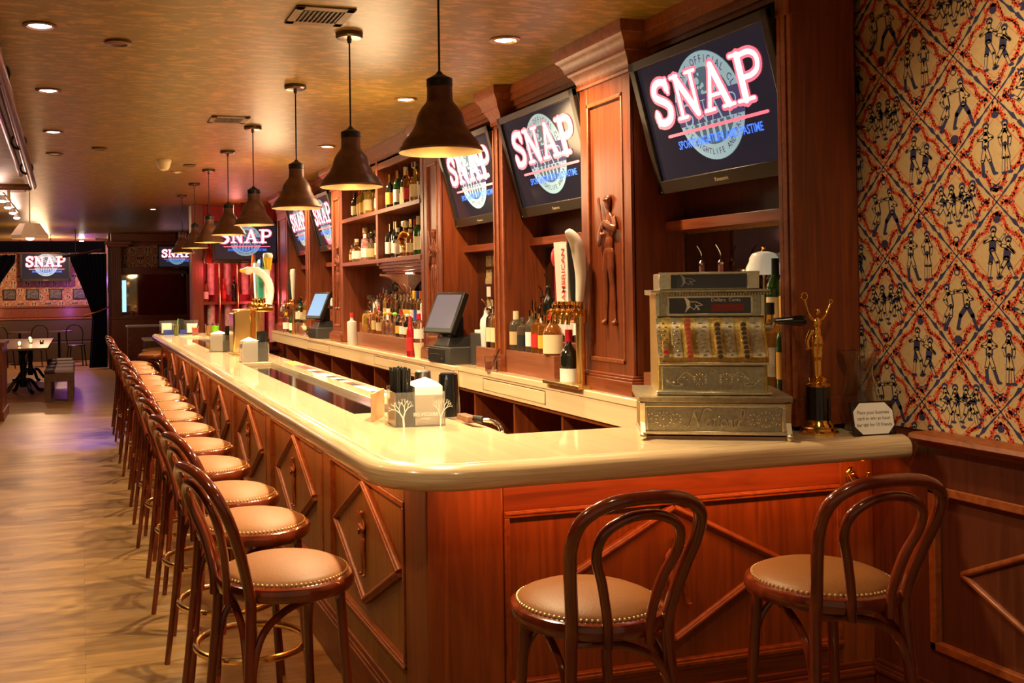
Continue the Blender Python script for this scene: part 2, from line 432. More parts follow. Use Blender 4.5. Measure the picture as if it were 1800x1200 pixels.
# text outlines from the built-in font, as flat polygons or thin solids
_txt_cache = {}
def text_geo(s, ext=0.0, sx=1.0, shear=0.0, off=0.0):
    key = (s, ext, sx, shear, off)
    if key in _txt_cache: return _txt_cache[key]
    c = bpy.data.curves.new('lettering', 'FONT'); c.body = s; c.size = 1.0; c.extrude = ext; c.shear = shear
    c.align_x = 'CENTER'; c.align_y = 'CENTER'; c.resolution_u = 2; c.offset = off
    o = bpy.data.objects.new('lettering', c); COL.objects.link(o)
    bpy.context.view_layer.update()
    dg = bpy.context.evaluated_depsgraph_get()
    me = bpy.data.meshes.new_from_object(o.evaluated_get(dg))
    vs = [(v.co.x * sx, v.co.y, v.co.z) for v in me.vertices]; fs = [tuple(p.vertices) for p in me.polygons]
    bpy.data.objects.remove(o); bpy.data.curves.remove(c); bpy.data.meshes.remove(me)
    _txt_cache[key] = (vs, fs)
    return vs, fs
def put_text(mb, s, f, size, ext=0.0, sx=1.0, shear=0.0, off=0.0):
    """f maps (u, v, w) of the text plane to mesh coordinates"""
    vs, fs = text_geo(s, ext, sx, shear, off)
    mb.add([f(x * size, y * size, z * size) for x, y, z in vs], fs)

# 2-D drawing on a plane: quads with round joints
def stroke(mb, f, pts, w, h, caps=True, n=8):
    for a, b in zip(pts, pts[1:]):
        dx, dy = b[0] - a[0], b[1] - a[1]; L = math.hypot(dx, dy)
        if L < 1e-7: continue
        nx, ny = -dy / L * w / 2, dx / L * w / 2
        mb.add([f(a[0] + nx, a[1] + ny, h), f(a[0] - nx, a[1] - ny, h), f(b[0] - nx, b[1] - ny, h), f(b[0] + nx, b[1] + ny, h)], [(0, 1, 2, 3)])
    if caps:
        for p in pts: disc(mb, f, p, w / 2, h, n)
def disc(mb, f, p, r, h, n=8, ry=None, rot=0):
    ry = r if ry is None else ry; c, s = math.cos(rot), math.sin(rot)
    vs = []
    for k in range(n):
        a = 2 * PI * k / n; x, y = r * math.cos(a), ry * math.sin(a)
        vs.append(f(p[0] + x * c - y * s, p[1] + x * s + y * c, h))
    mb.add(vs, [tuple(range(n))])
def ring2(mb, f, c, r0, r1, h, n=40, a0=0, a1=2 * PI):
    vs = []
    for k in range(n + 1):
        a = a0 + (a1 - a0) * k / n
        vs += [f(c[0] + r0 * math.cos(a), c[1] + r0 * math.sin(a), h), f(c[0] + r1 * math.cos(a), c[1] + r1 * math.sin(a), h)]
    mb.add(vs, [(2 * k, 2 * k + 1, 2 * k + 3, 2 * k + 2) for k in range(n)])

# ------------------------------------------------------------------ wallpaper drawing
def man2(mb, f, J, s, o, fill):
    """J: joints dict in unit cell coords; outline navy, skin tan on top, chosen limbs solid navy"""
    limbs = [('n', 'h', .052), ('n', 'p', .085), ('n', 'e1', .04), ('e1', 'w1', .034), ('n', 'e2', .04), ('e2', 'w2', .034), ('p', 'k1', .055), ('k1', 'f1', .04), ('p', 'k2', .055), ('k2', 'f2', .04)]
    for lay, col, k in ((2, 2, 1.0), (3, 0, 0.62)):
        mb.cur = col
        for a, b, w in limbs:
            if lay == 3 and (a + b in fill): continue
            A, B = J[a], J[b]
            stroke(mb, f, [(o[0] + A[0] * s, o[1] + A[1] * s), (o[0] + B[0] * s, o[1] + B[1] * s)], w * s * k, lay, True, 6)
        if lay == 2: disc(mb, f, (o[0] + J['h'][0] * s, o[1] + (J['h'][1] + .02) * s), .042 * s, lay, 8)
        else:
            disc(mb, f, (o[0] + J['h'][0] * s, o[1] + (J['h'][1] + .008) * s), .024 * s, lay, 6)
    mb.cur = 2
    for q in ('f1', 'f2'):
        A = J[q]; disc(mb, f, (o[0] + A[0] * s + .015 * s, o[1] + A[1] * s), .035 * s, 4, 6, .016 * s)
    A, B = J['n'], J['p']
    disc(mb, f, (o[0] + B[0] * s, o[1] + B[1] * s), .045 * s, 4, 6, .012 * s)
FIGS = [
    [({'h': (-.13, .36), 'n': (-.13, .27), 'p': (-.14, .06), 'e1': (-.24, .19), 'w1': (-.12, .17), 'e2': (-.04, .2), 'w2': (-.14, .14), 'k1': (-.18, -.15), 'f1': (-.17, -.38), 'k2': (-.08, -.15), 'f2': (-.02, -.36)}, ('k1f1', 'k2f2')),
     ({'h': (.13, .36), 'n': (.13, .28), 'p': (.13, .07), 'e1': (.05, .18), 'w1': (.08, .06), 'e2': (.2, .17), 'w2': (.19, .05), 'k1': (.11, -.14), 'f1': (.1, -.37), 'k2': (.17, -.14), 'f2': (.18, -.36)}, ())],
    [({'h': (-.16, .28), 'n': (-.13, .2), 'p': (-.1, .0), 'e1': (-.05, .22), 'w1': (.05, .26), 'e2': (-.2, .1), 'w2': (-.15, .02), 'k1': (-.1, -.16), 'f1': (-.2, -.38), 'k2': (-.18, -.17), 'f2': (-.22, -.3)}, ('k1f1',)),
     ({'h': (.1, .34), 'n': (.12, .24), 'p': (.14, .02), 'e1': (.02, .24), 'w1': (-.05, .25), 'e2': (.22, .12), 'w2': (.14, .1), 'k1': (.04, -.15), 'f1': (-.0, -.36), 'k2': (.22, -.15), 'f2': (.28, -.36)}, ('pk1', 'pk2', 'k1f1', 'k2f2'))],
    [({'h': (-.05, .36), 'n': (-.06, .26), 'p': (-.07, .06), 'e1': (-.18, .2), 'w1': (-.1, .28), 'e2': (.04, .2), 'w2': (.1, .3), 'k1': (-.1, -.14), 'f1': (-.12, -.36), 'k2': (.0, -.12), 'f2': (.02, -.34)}, ('np', 'pk1')),
     ({'h': (.15, .2), 'n': (.14, .11), 'p': (.12, -.08), 'e1': (.05, .14), 'w1': (.0, .22), 'e2': (.22, .02), 'w2': (.16, .1), 'k1': (.06, -.2), 'f1': (.0, -.36), 'k2': (.17, -.22), 'f2': (.22, -.36)}, ('np', 'pk2'))],
    [({'h': (-.22, .27), 'n': (-.2, .19), 'p': (-.18, .03), 'e1': (-.28, .08), 'w1': (-.2, .06), 'e2': (-.12, .1), 'w2': (-.06, .12), 'k1': (-.26, -.1), 'f1': (-.36, -.03), 'k2': (-.12, -.14), 'f2': (-.16, -.34)}, ('np',)),
     ({'h': (-.06, .27), 'n': (-.06, .2), 'p': (-.04, .04), 'e1': (-.13, .1), 'w1': (-.05, .07), 'e2': (.02, .1), 'w2': (.08, .1), 'k1': (-.02, -.14), 'f1': (.04, -.32), 'k2': (-.1, -.1), 'f2': (-.1, -.26)}, ('np', 'ne2')),
     ({'h': (.1, .28), 'n': (.1, .2), 'p': (.12, .04), 'e1': (.04, .12), 'w1': (.1, .06), 'e2': (.2, .14), 'w2': (.22, .24), 'k1': (.08, -.12), 'f1': (.02, -.24), 'k2': (.22, -.08), 'f2': (.26, -.28)}, ('np', 'ne1')),
     ({'h': (.25, .3), 'n': (.23, .22), 'p': (.2, .08), 'e1': (.28, .14), 'w1': (.3, .24), 'e2': (.16, .16), 'w2': (.12, .1), 'k1': (.26, -.06), 'f1': (.3, -.16), 'k2': (.16, -.04), 'f2': (.14, -.18)}, ('np',))],
]
def wallpaper(name, f0, u0, u1, v0, v1, pu, pv, uo, vo, lift=0.0004, detail=True):
    """f0(u, v, h) -> point. pu, pv: full diagonals of a diamond; (uo, vo): one lattice crossing"""
    rnd = random.Random(3)
    f = lambda u, v, h: f0(u, v, h * lift)
    mb = MB()
    mb.cur = 0
    mb.add([f(u0, v0, 0), f(u1, v0, 0), f(u1, v1, 0), f(u0, v1, 0)], [(0, 1, 2, 3)])
    i0 = int(math.floor((u0 - uo) / pu)) - 1; i1 = int(math.ceil((u1 - uo) / pu)) + 1
    j0 = int(math.floor((v0 - vo) / pv)) - 1; j1 = int(math.ceil((v1 - vo) / pv)) + 1
    def draw_cell(cx, cy, kind):
        def g(x, y, h): return f(cx + x * pu, cy + y * pv, h)
        asp = pv / pu
        # lattice: the lower two sides of this diamond, with clubs and knobs
        mb.cur = 2
        for sx in (-1, 1):
            P0 = (0, -.5); P1 = (.5 * sx, 0)
            segs = [(0, .012), (.1, .009), (.2, .02), (.3, .012), (.42, .034), (.5, .010), (.58, .034), (.72, .012), (.8, .02), (.9, .009), (1, .012)]
            for (a, wa), (b, wb) in zip(segs, segs[1:]):
                A = (P0[0] + (P1[0] - P0[0]) * a, P0[1] + (P1[1] - P0[1]) * a); B = (P0[0] + (P1[0] - P0[0]) * b, P0[1] + (P1[1] - P0[1]) * b)
                nx = (P1[1] - P0[1]) * -1; ny = (P1[0] - P0[0]); L = math.hypot(nx, ny); nx /= L; ny /= L
                mb.add([g(A[0] + nx * wa * .6, A[1] + ny * wa * .6, 1), g(A[0] - nx * wa * .6, A[1] - ny * wa * .6, 1), g(B[0] - nx * wb * .6, B[1] - ny * wb * .6, 1), g(B[0] + nx * wb * .6, B[1] + ny * wb * .6, 1)], [(0, 1, 2, 3)])
            if detail:
                for tt in (.42, .58):
                    q = (P1[0] * tt, -.5 + .5 * tt); disc(mb, lambda x, y, h: g(x, y, h), (q[0] + .012 * sx, q[1] + .02), .026, 2, 8, .02)
        # red scrolls around the inner diamond
        mb.cur = 1
        for qx in (-1, 1):
            for qy in (-1, 1):
                n = 17 if detail else 8
                for k in range(n + 1):
                    t = k / n; w = math.sin(t * 13) * .014
                    x = qx * (.385 * t + w); y = qy * (.385 * (1 - t) + w)
                    r = (.0225 if detail else .03) * (1 + .3 * rnd.random())
                    disc(mb, g, (x, y), r, 1, 6, r * .85, rnd.random() * 3)
                    if detail:
                        for _ in range(2):
                            a = rnd.random() * 6.28; d = .030 + .012 * rnd.random()
                            disc(mb, g, (x + d * math.cos(a), y + d * math.sin(a)), .013, 1, 5, .008, a)
                if detail:
                    stroke(mb, g, [(0, qy * .315), (qx * .315, 0)], .005, 1, False)
        for qx, qy in ((0, 1), (0, -1), (1, 0), (-1, 0)):
            for k in range(15 if detail else 5):
                d = .36 + .10 * rnd.random(); s = (.5 - d) * .8 * (rnd.random() * 2 - 1)
                disc(mb, g, (qx * d + qy * s, qy * d + qx * s), .014 if detail else .02, 1, 6, .010, rnd.random() * 3)
        mb.cur = 2
        # balls and badges at the corners
        for q in ((-.335, 0), (.335, 0)):
            disc(mb, g, q, .024, 2, 8, .018)
            if detail: disc_c = mb.cur; mb.cur = 0; disc(mb, g, (q[0] + .005, q[1] + .004), .010, 3, 6, .008); mb.cur = 2
        top, bot = (0, .335), (0, -.335)
        if kind == 0:
            disc(mb, g, top, .045, 2, 10, .034); stroke(mb, g, [(-.06, -.37), (.04, -.32)], .012, 2); stroke(mb, g, [(.06, -.37), (-.04, -.32)], .012, 2)
            disc(mb, g, (-.06, -.37), .02, 2, 6); disc(mb, g, (.06, -.37), .02, 2, 6)
        elif kind == 1:
            disc(mb, g, top, .04, 2, 10, .03); disc(mb, g, bot, .055, 2, 10, .045)
        elif kind == 2:
            disc(mb, g, top, .042, 2, 10, .036)
            for a in (-1, 1):
                for b in (-1, 1): disc(mb, g, (a * .06, -.345 + b * .018), .02, 2, 8, .015)
            stroke(mb, g, [(-.05, -.36), (.05, -.33)], .006, 2, False); stroke(mb, g, [(.05, -.36), (-.05, -.33)], .006, 2, False)
        else:
            disc(mb, g, (-.045, .335), .022, 2, 6, .018); disc(mb, g, (.045, .335), .022, 2, 6, .018); disc(mb, g, bot, .04, 2, 10, .034)
        if detail and kind in (1, 3): mb.cur = 0; disc(mb, g, top if kind == 1 else bot, .026, 3, 8, .02); mb.cur = 2
        # figures
        for J, fill in FIGS[kind]:
            if detail:
                Js = {k: (v[0] * 1.0, v[1] * .66) for k, v in J.items()}
                man2(mb, lambda x, y, h: f(cx + x, cy + y * .97, h), {k: (v[0] * .86, v[1] * .62 / .97 * asp) for k, v in J.items()}, pu, (0, 0), fill)
            else:
                mb.cur = 2
                disc(mb, g, (J['n'][0] * .8, J['n'][1] * .6 - .05), .05, 2, 6, .09)
                stroke(mb, g, [(J['p'][0] * .8, J['p'][1] * .6), (J['f1'][0] * .8, J['f1'][1] * .6)], .035, 2, False)
    for i in range(i0, i1 + 1):
        for j in range(j0, j1 + 1):
            for (dx, dy, par) in ((0, .5, 0), (.5, 0, 1)):
                cx = uo + (i + dx) * pu; cy = vo + (j + dy) * pv
                if cx < u0 - pu / 2 or cx > u1 + pu / 2 or cy < v0 - pv / 2 or cy > v1 + pv / 2: continue
                kind = ((i * 2 + par) + 2 * (j % 2)) % 4
                draw_cell(cx, cy, kind)
    # cut to the wall's rectangle
    o = mb.build(name, [wp_tan, wp_red, wp_navy], None, smooth=False, fixn=False)
    bm = bmesh.new(); bm.from_mesh(o.data)
    O = Vector(f0(0, 0, 0)); U = (Vector(f0(1, 0, 0)) - O).normalized(); V = (Vector(f0(0, 1, 0)) - O).normalized()
    for co, no in ((O + U * u0, -U), (O + U * u1, U), (O + V * v0, -V), (O + V * v1, V)):
        bmesh.ops.bisect_plane(bm, geom=bm.verts[:] + bm.edges[:] + bm.faces[:], plane_co=co, plane_no=no, clear_outer=True)
    bm.to_mesh(o.data); bm.free()
    return o

# ------------------------------------------------------------------ room shell
XW = 2.80
m = MB(); m.box(-4.2, 3.0, -1.0, 27.0, -0.06, 0.0); struct(m.build('floor', floor_m, smooth=False))
m = MB(); m.box(-4.2, 3.0, -1.0, 27.0, CEIL, CEIL + 0.06); struct(m.build('ceiling', ceil_m, smooth=False))
# right wall: plaster body, paper above the rail
m = MB(); m.box(XW + 0.006, XW + 0.12, -1.0, 27.0, 0, CEIL); struct(m.build('wall_right', mah_dark, smooth=False))
struct(wallpaper('wall_right', lambda u, v, h: (XW + 0.003 - h, -u, v), -3.13, -0.9, 1.10, CEIL, 0.3145, 0.3345, -2.84, 2.202))
# far wall of the bar side (wood and mirror) and of the booth room (papered)
m = MB(); m.box(0.60, 2.92, 21.9, 22.0, 0, CEIL); struct(m.build('wall_far', mah_h, smooth=False))
m = MB(); m.box(-4.2, 0.6, 26.0, 26.12, 0, CEIL); m.box(0.55, 0.67, 22.0, 26.0, 0, CEIL)
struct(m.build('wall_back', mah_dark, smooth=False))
struct(wallpaper('wall_back', lambda u, v, h: (u, 25.996 - h, v), -3.2, 0.55, 1.28, CEIL, 0.3145, 0.3345, 0.0, 0.0, lift=0.002, detail=False))
struct(wallpaper('wall_far', lambda u, v, h: (u, 21.896 - h, v), 0.73, 2.20, 2.13, 2.60, 0.3145, 0.3345, 0.1, 0.3, lift=0.002, detail=False))
m = MB(); m.box(-4.3, -4.2, -1.0, 27.0, 0, CEIL); struct(m.build('wall_left', mah_dark, smooth=False))
m = MB(); m.box(-3.9, 0.55, 25.93, 25.995, 1.03, 1.27); m.box(-3.9, 0.55, 25.88, 25.995, 1.27, 1.31); struct(m.build('trim_1', mah_h))
m = MB(); m.box(0.60, 2.3, 21.80, 21.9, 2.60, 2.66); m.box(0.60, 2.3, 21.74, 21.9, 2.66, 2.84); struct(m.build('trim_2', mah_trim, bevel=0.01))
# low partition that shows at the left edge of the walkway
m = MB(); m.box(-1.12, -0.975, 13.7, 14.6, 0, 0.95); m.box(-1.15, -0.945, 13.66, 14.64, 0.95, 1.0); m.box(-1.14, -0.955, 13.68, 14.62, 0, 0.12)
struct(m.build('wall_partition', mah_v, bevel=0.004))

# wainscot of the right wall in front of the bar: panel frames, diamond, rail, baseboard
m = MB()
m.box(2.785, XW + 0.006, -1.0, 3.04, 0.0, 1.06)                               # field, set back
m.box(2.765, 2.786, 2.78, 3.04, 0.25, 1.06)                                   # stile by the bar
m.box(2.765, 2.786, -1.0, 2.78, 0.925, 1.06); m.box(2.765, 2.786, -1.0, 2.78, 0.25, 0.365)
m.box(2.765, 2.786, 1.50, 1.62, 0.36, 0.93)
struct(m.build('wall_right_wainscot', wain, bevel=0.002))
m = MB()
for z0, z1, y0, y1 in ((0.895, 0.925, 1.62, 2.78), (0.365, 0.395, 1.62, 2.78), (0.365, 0.925, 2.752, 2.78), (0.365, 0.925, 1.62, 1.648)):
    m.box(2.757, 2.787, y0, y1, z0, z1)
C2 = (2.19, 0.645)
pts = [(C2[0] + .475, C2[1]), (C2[0], C2[1] + .235), (C2[0] - .475, C2[1]), (C2[0], C2[1] - .235)]
for a, b in zip(pts, pts[1:] + pts[:1]): m.tube([(2.783, a[0], a[1]), (2.783, b[0], b[1])], 0.012, 6)
struct(m.build('trim_3', mah_trim, bevel=0.004))
m = MB(); m.prism([(2.79, 1.058), (2.735, 1.058), (2.715, 1.075), (2.70, 1.078), (2.69, 1.088), (2.695, 1.102), (2.71, 1.106), (2.80, 1.106)], -1.0, 2.79, 'y')
struct(m.build('trim_4', mah_trim))
m = MB(); m.box(2.752, 2.786, -1.0, 3.03, 0, 0.235); m.box(2.758, 2.786, -1.0, 3.03, 0.235, 0.252); m.box(2.745, 2.786, -1.0, 3.03, 0.205, 0.222)
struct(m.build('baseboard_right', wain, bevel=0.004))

# ------------------------------------------------------------------ ceiling fittings
for k, (x, y) in enumerate([(-0.167, 4.85), (-0.176, 6.39), (-0.19, 8.03), (-0.21, 9.3), (2.02, 4.6), (2.02, 6.2), (2.02, 8.4), (1.03, 15.28), (0.96, 10.5)]):
    lit = k not in (3, 8)
    lab = ['brightest recessed ceiling lamp over the walkway, nearest of its row', 'second recessed ceiling lamp over the walkway, glowing white', 'third recessed ceiling lamp over the walkway, smaller glow', 'unlit recessed ceiling lamp over the walkway, farthest of its row',
           'recessed ceiling lamp in front of the nearest carved pilaster', 'recessed ceiling lamp beside the nearest pendant lamp', 'recessed ceiling lamp in front of the bottle shelves', 'small bright recessed ceiling lamp at the far end of the bar', 'dark unlit recessed fitting by the far pendant lamps'][k]
    t = thing('ceiling_downlight', lab, 'ceiling light', (x, y, CEIL), group='recessed ceiling lamps')
    q = MB(); q.lathe([(0.075, 0), (0.078, -0.006), (0.060, -0.010), (0.052, -0.004), (0.050, 0.0)], n=28); q.build('trim_ring', brass_dim if k > 3 else lamp_out, t)
    q = MB(); q.lathe([(0, -0.006), (0.036, -0.006), (0.051, -0.001)], n=24); q.build('lens', dl_glow if lit else dl_dim, t)
for x, y, lab in ((0.186, 5.08, 'round dark ceiling disc beside the nearest recessed lamp'), (0.162, 8.87, 'small round dark ceiling disc in the middle of the walkway'), (1.02, 9.9, 'small dark ceiling disc behind the white detector')):
    q = MB(); q.lathe([(0.064, 0), (0.066, -0.012), (0.045, -0.016), (0.040, -0.010), (0, -0.010)], n=26)
    o = q.build('ceiling_sensor', lamp_out); o.location = (x, y, CEIL); tag(o, lab, 'sensor', 'round ceiling discs')
q = MB(); q.lathe([(0.068, 0), (0.07, -0.012), (0.066, -0.03), (0.062, -0.035), (0.058, -0.06), (0.04, -0.092), (0.0, -0.105)], n=28)
o = q.build('smoke_detector', mat('detector_ivory', (0.88, 0.76, 0.50), 0.4)); o.location = (0.748, 9.57, CEIL); o['label'] = 'ivory dome detector hanging from the ceiling beside the pendant row'; o['category'] = 'detector'
for (x0, x1, y0, y1, n, lab) in ((0.90, 1.165, 4.24, 4.53, 9, 'rectangular slotted ceiling vent nearest the camera'), (0.885, 1.155, 7.07, 7.36, 14, 'smaller looking ceiling vent behind, near the third pendant lamp')):
    t = thing('ceiling_vent', lab, 'vent', ((x0 + x1) / 2, (y0 + y1) / 2, CEIL), group='ceiling vents')
    w, d = (x1 - x0) / 2, (y1 - y0) / 2
    q = MB(); q.box(-w, w, -d, -d + .05, -.008, 0); q.box(-w, w, d - .05, d, -.008, 0); q.box(-w, -w + .04, -d, d, -.008, 0); q.box(w - .04, w, -d, d, -.008, 0)
    q.build('frame', mat('vent_paint', (0.20, 0.115, 0.04), 0.5), t, bevel=0.002)
    q = MB(); q.box(-w + .04, w - .04, -d + .05, d - .05, -.002, 0); q.build('backing', black, t)
    q = MB()
    for k in range(n):
        xx = -w + .04 + (k + .5) * (2 * w - .08) / n; q.box(xx - .003, xx + .003, -d + .05, d - .05, -.009, -.002)
    q.build('slats', mat('vent_slat', (0.13, 0.07, 0.03), 0.5), t)

# pendant lamps
def make_pendant():
    t = thing('pendant_lamp', '', 'lamp', (1.24, 0, CEIL), group='pendant lamps over the bar')
    Z = 2.105 - CEIL
    q = MB(); q.lathe([(0.0, 0), (0.066, 0), (0.066, -0.018), (0.058, -0.026), (0.012, -0.028), (0.008, -0.05), (0, -0.05)], n=32); q.build('ceiling_canopy', canopy_m, t)
    q = MB(); q.cyl((0, 0, Z + 0.285), 0.0042, -Z - 0.285 - 0.03, 10); q.build('stem', black, t)
    q = MB(); q.lathe([(0.151, 0), (0.153, 0.006), (0.151, 0.012), (0.140, 0.022), (0.137, 0.034), (0.118, 0.056), (0.103, 0.075), (0.094, 0.093), (0.088, 0.103), (0.086, 0.118), (0.080, 0.137), (0.066, 0.160), (0.052, 0.176), (0.047, 0.186), (0.0455, 0.232), (0.044, 0.232), (0.044, 0.19), (0.06, 0.16), (0.078, 0.13), (0.084, 0.10), (0.10, 0.072), (0.134, 0.03), (0.147, 0.003)], (0, 0, Z), 44)
    q.build('shade', lamp_out, t)
    q = MB(); q.lathe([(0.150, -0.001), (0.146, 0.003), (0.132, 0.030), (0.098, 0.071), (0.082, 0.10), (0.076, 0.13), (0.058, 0.158), (0.042, 0.185), (0.0, 0.19)], (0, 0, Z), 44); q.build('shade_lining', lamp_in, t)
    q = MB(); q.lathe([(0.0, 0.290), (0.008, 0.289), (0.014, 0.280), (0.032, 0.270), (0.047, 0.262), (0.047, 0.235), (0.044, 0.232), (0.0, 0.232)], (0, 0, Z), 30)
    for a in (0.3, 2.4, 4.5): q.cyl((0.047 * math.cos(a), 0.047 * math.sin(a), Z + 0.245), 0.005, 0.008, 8, 'x')
    q.build('socket_cap', black, t)
    q = MB(); q.ell((0, 0, Z + 0.105), (0.024, 0.024, 0.032)); q.build('bulb', bulb_m, t)
    return t
P0 = make_pendant()
pl = ['nearest and largest brown pendant lamp over the bar', 'second brown pendant lamp from the camera, in front of the bottle shelves', 'third pendant lamp from the camera, in front of the far pair of screens', 'fourth pendant lamp from the camera, just left of the third',
      'fifth pendant lamp from the camera, in front of the large far screen', 'sixth pendant lamp from the camera, partly hidden by the fifth', 'seventh pendant lamp, second farthest of the row', 'farthest and smallest pendant lamp over the bar']
for k, y in enumerate(PEND_Y):
    if k == 0: P0.location.y = y; P0['label'] = pl[0]
    else: dup(P0, (1.24, y, CEIL), label=pl[k])

# ------------------------------------------------------------------ carved player figures
def player(parts_scale=1.0, pose='bat', flat=0.5):
    """standing ball player, height 1, in x-z plane, facing -y; returned as mesh builder"""
    q = MB()
    F = flat
    q.ell((0, -.01, .925), (.042, .04, .052)); q.ell((0, -.012, .955), (.047, .047, .03)); q.ell((.0, -.05, .945), (.04, .03, .008))
    q.tube([(0, 0, .88), (0, 0, .84)], [.022, .026], 8)
    q.ell((0, 0, .745), (.085, .05, .11)); q.ell((0, 0, .63), (.072, .045, .07)); q.ell((0, 0, .555), (.078, .048, .05))
    if pose == 'bat':
        q.tube(catmull([(-.08, 0, .80), (-.13, -.02, .70), (-.11, -.05, .62), (-.05, -.07, .70)], 4), .024, 8)
        q.tube(catmull([(.08, 0, .81), (.125, -.03, .73), (.08, -.065, .74), (-.02, -.075, .78)], 4), .026, 8)
        q.tube([(-.02, -.08, .72), (-.06, -.07, .84), (-.12, -.05, .965)], [.010, .015, .022], 8)
        q.tube(catmull([(-.035, 0, .55), (-.05, -.01, .40), (-.055, 0, .28), (-.06, 0, .05)], 5), [.046] + [.044] * 4 + [.036] * 4 + [.033] * 4 + [.02] * 3, 8)
        q.tube(catmull([(.035, 0, .55), (.05, -.02, .40), (.06, 0, .28), (.085, 0, .05)], 5), [.046] + [.044] * 4 + [.036] * 4 + [.033] * 4 + [.02] * 3, 8)
        q.ell((-.065, -.03, .03), (.024, .05, .022)); q.ell((.10, -.03, .03), (.028, .05, .022))
    else:
        q.tube(catmull([(-.08, 0, .80), (-.17, -.03, .70), (-.12, -.06, .60)], 4), .024, 8)
        q.tube(catmull([(.08, 0, .81), (.18, -.03, .83), (.26, -.04, .80)], 4), .023, 8)
        q.tube(catmull([(-.035, 0, .55), (-.11, -.03, .40), (-.08, 0, .25), (-.13, 0, .06)], 5), .034, 8)
        q.tube(catmull([(.035, 0, .55), (.09, -.03, .38), (.12, 0, .25), (.17, 0, .05)], 5), .034, 8)
        q.ell((-.15, -.02, .04), (.045, .035, .02)); q.ell((.19, -.02, .03), (.045, .035, .02)); q.ell((-.10, -.06, .58), (.03, .02, .035))
    return q
def carve(q, name, m, parent, scale, place, rz=0.0, voxel=0.008):
    """place q (height 1) as one fused relief"""
    M = Matrix.Rotation(rz, 3, 'Z')
    q.v = [tuple(M @ (Vector(p) * scale) + Vector(place)) for p in q.v]
    o = q.build(name, m, parent)
    r = o.modifiers.new('fuse', 'REMESH'); r.mode = 'VOXEL'; r.voxel_size = voxel * scale; r.use_smooth_shade = True
    return o

# ------------------------------------------------------------------ the bar
ZB = 1.08
bar = thing('bar_counter', 'long pale maple bar top turning the corner to the right wall', 'counter', (1.1, 5, 0))
OFF = Vector((-1.1, -5, 0))
def rel(parent): 
    L = parent.location.copy()
    return lambda x, y, z: (x - L.x, y - L.y, z - L.z)
R0 = 0.26; X0 = 0.85; Y0 = 2.84
def outline(d):
    pts = [(X0 + d, 13.1), (X0 + d, 9.0), (X0 + d, Y0 + R0)]
    for k in range(1, 13):
        a = PI + (PI / 2) * k / 12
        pts.append((X0 + R0 + (R0 - d) * math.cos(a), Y0 + R0 + (R0 - d) * math.sin(a)))
    pts += [(1.9, Y0 + d), (2.757, Y0 + d)]
    return pts
prof = [(0.10, 1.005), (0.016, 1.005), (0.004, 1.012), (0.0, 1.026), (0.0, 1.05), (0.006, 1.064), (0.018, 1.074), (0.032, 1.080), (0.046, 1.083), (0.058, 1.081), (0.066, 1.0765), (0.074, ZB)]
q = MB(rel(bar))
rings = [outline(d) for d, z in prof]
vs = []; n = len(rings[0])
for (d, z), rg in zip(prof, rings): vs += [(x, y, z) for x, y in rg]
fs = [(i * n + k, i * n + k + 1, (i + 1) * n + k + 1, (i + 1) * n + k) for i in range(len(prof) - 1) for k in range(n - 1)]
q.add(vs, fs)
q.build('bar_rail_edge', maple_e, bar, ang=1.2)
q = MB(rel(bar))
top = rings[-1]
arc_i = [p for p in top if p[1] < 9.0 - 1e-6]
poly = [(1.12, 13.1)] + [(top[0][0], 13.1), (top[1][0], 9.0)] + top[2:-1] + [(2.757, top[-1][1]), (2.757, 3.42), (1.487, 3.42), (1.487, 3.60), (1.44, 3.62), (1.44, 4.22), (1.12, 4.22)]
q.flat(poly, ZB)
q.box(2.48, 2.757, 3.12, 3.42, 1.01, ZB - .0004)
q.box(0.95, 1.118, 3.6, 13.1, 1.01, 1.04)
q.add([(1.487, 3.42, ZB), (2.757, 3.42, ZB), (2.757, 3.42, 1.0), (1.487, 3.42, 1.0)], [(0, 1, 2, 3)])
q.add([(1.12, 4.22, ZB), (1.44, 4.22, ZB), (1.44, 4.22, 1.0), (1.12, 4.22, 1.0)], [(0, 1, 2, 3)])
q.add([(1.12, 4.22, ZB), (1.12, 13.1, ZB), (1.12, 13.1, 1.0), (1.12, 4.22, 1.0)], [(0, 1, 2, 3)])
q.build('countertop', maple, bar, smooth=False)
q = MB(rel(bar))
q.box(1.122, 1.53, 7.48, 9.25, 1.02, ZB); q.box(1.122, 1.60, 12.3, 13.1, 1.02, ZB)
q.box(1.355, 1.440, 4.225, 7.48, 1.02, ZB + .002); q.box(1.355, 1.440, 9.25, 12.3, 1.02, ZB + .002)
q.box(1.440, 1.53, 3.62, 7.48, 1.0, ZB - .012); q.box(1.44, 1.53, 9.25, 12.3, 1.0, ZB - .012)
q.box(1.522, 1.534, 4.0, 7.48, 1.0, ZB + .004)
q.build('service_ledge', maple, bar, smooth=False, bevel=0.003)
for y0, y1 in ((4.225, 7.48), (9.25, 12.3)):
    q = MB(rel(bar)); q.box(1.122, 1.353, y0, y1, 1.02, 1.058); q.build('drip_tray', black_g, bar, smooth=False)
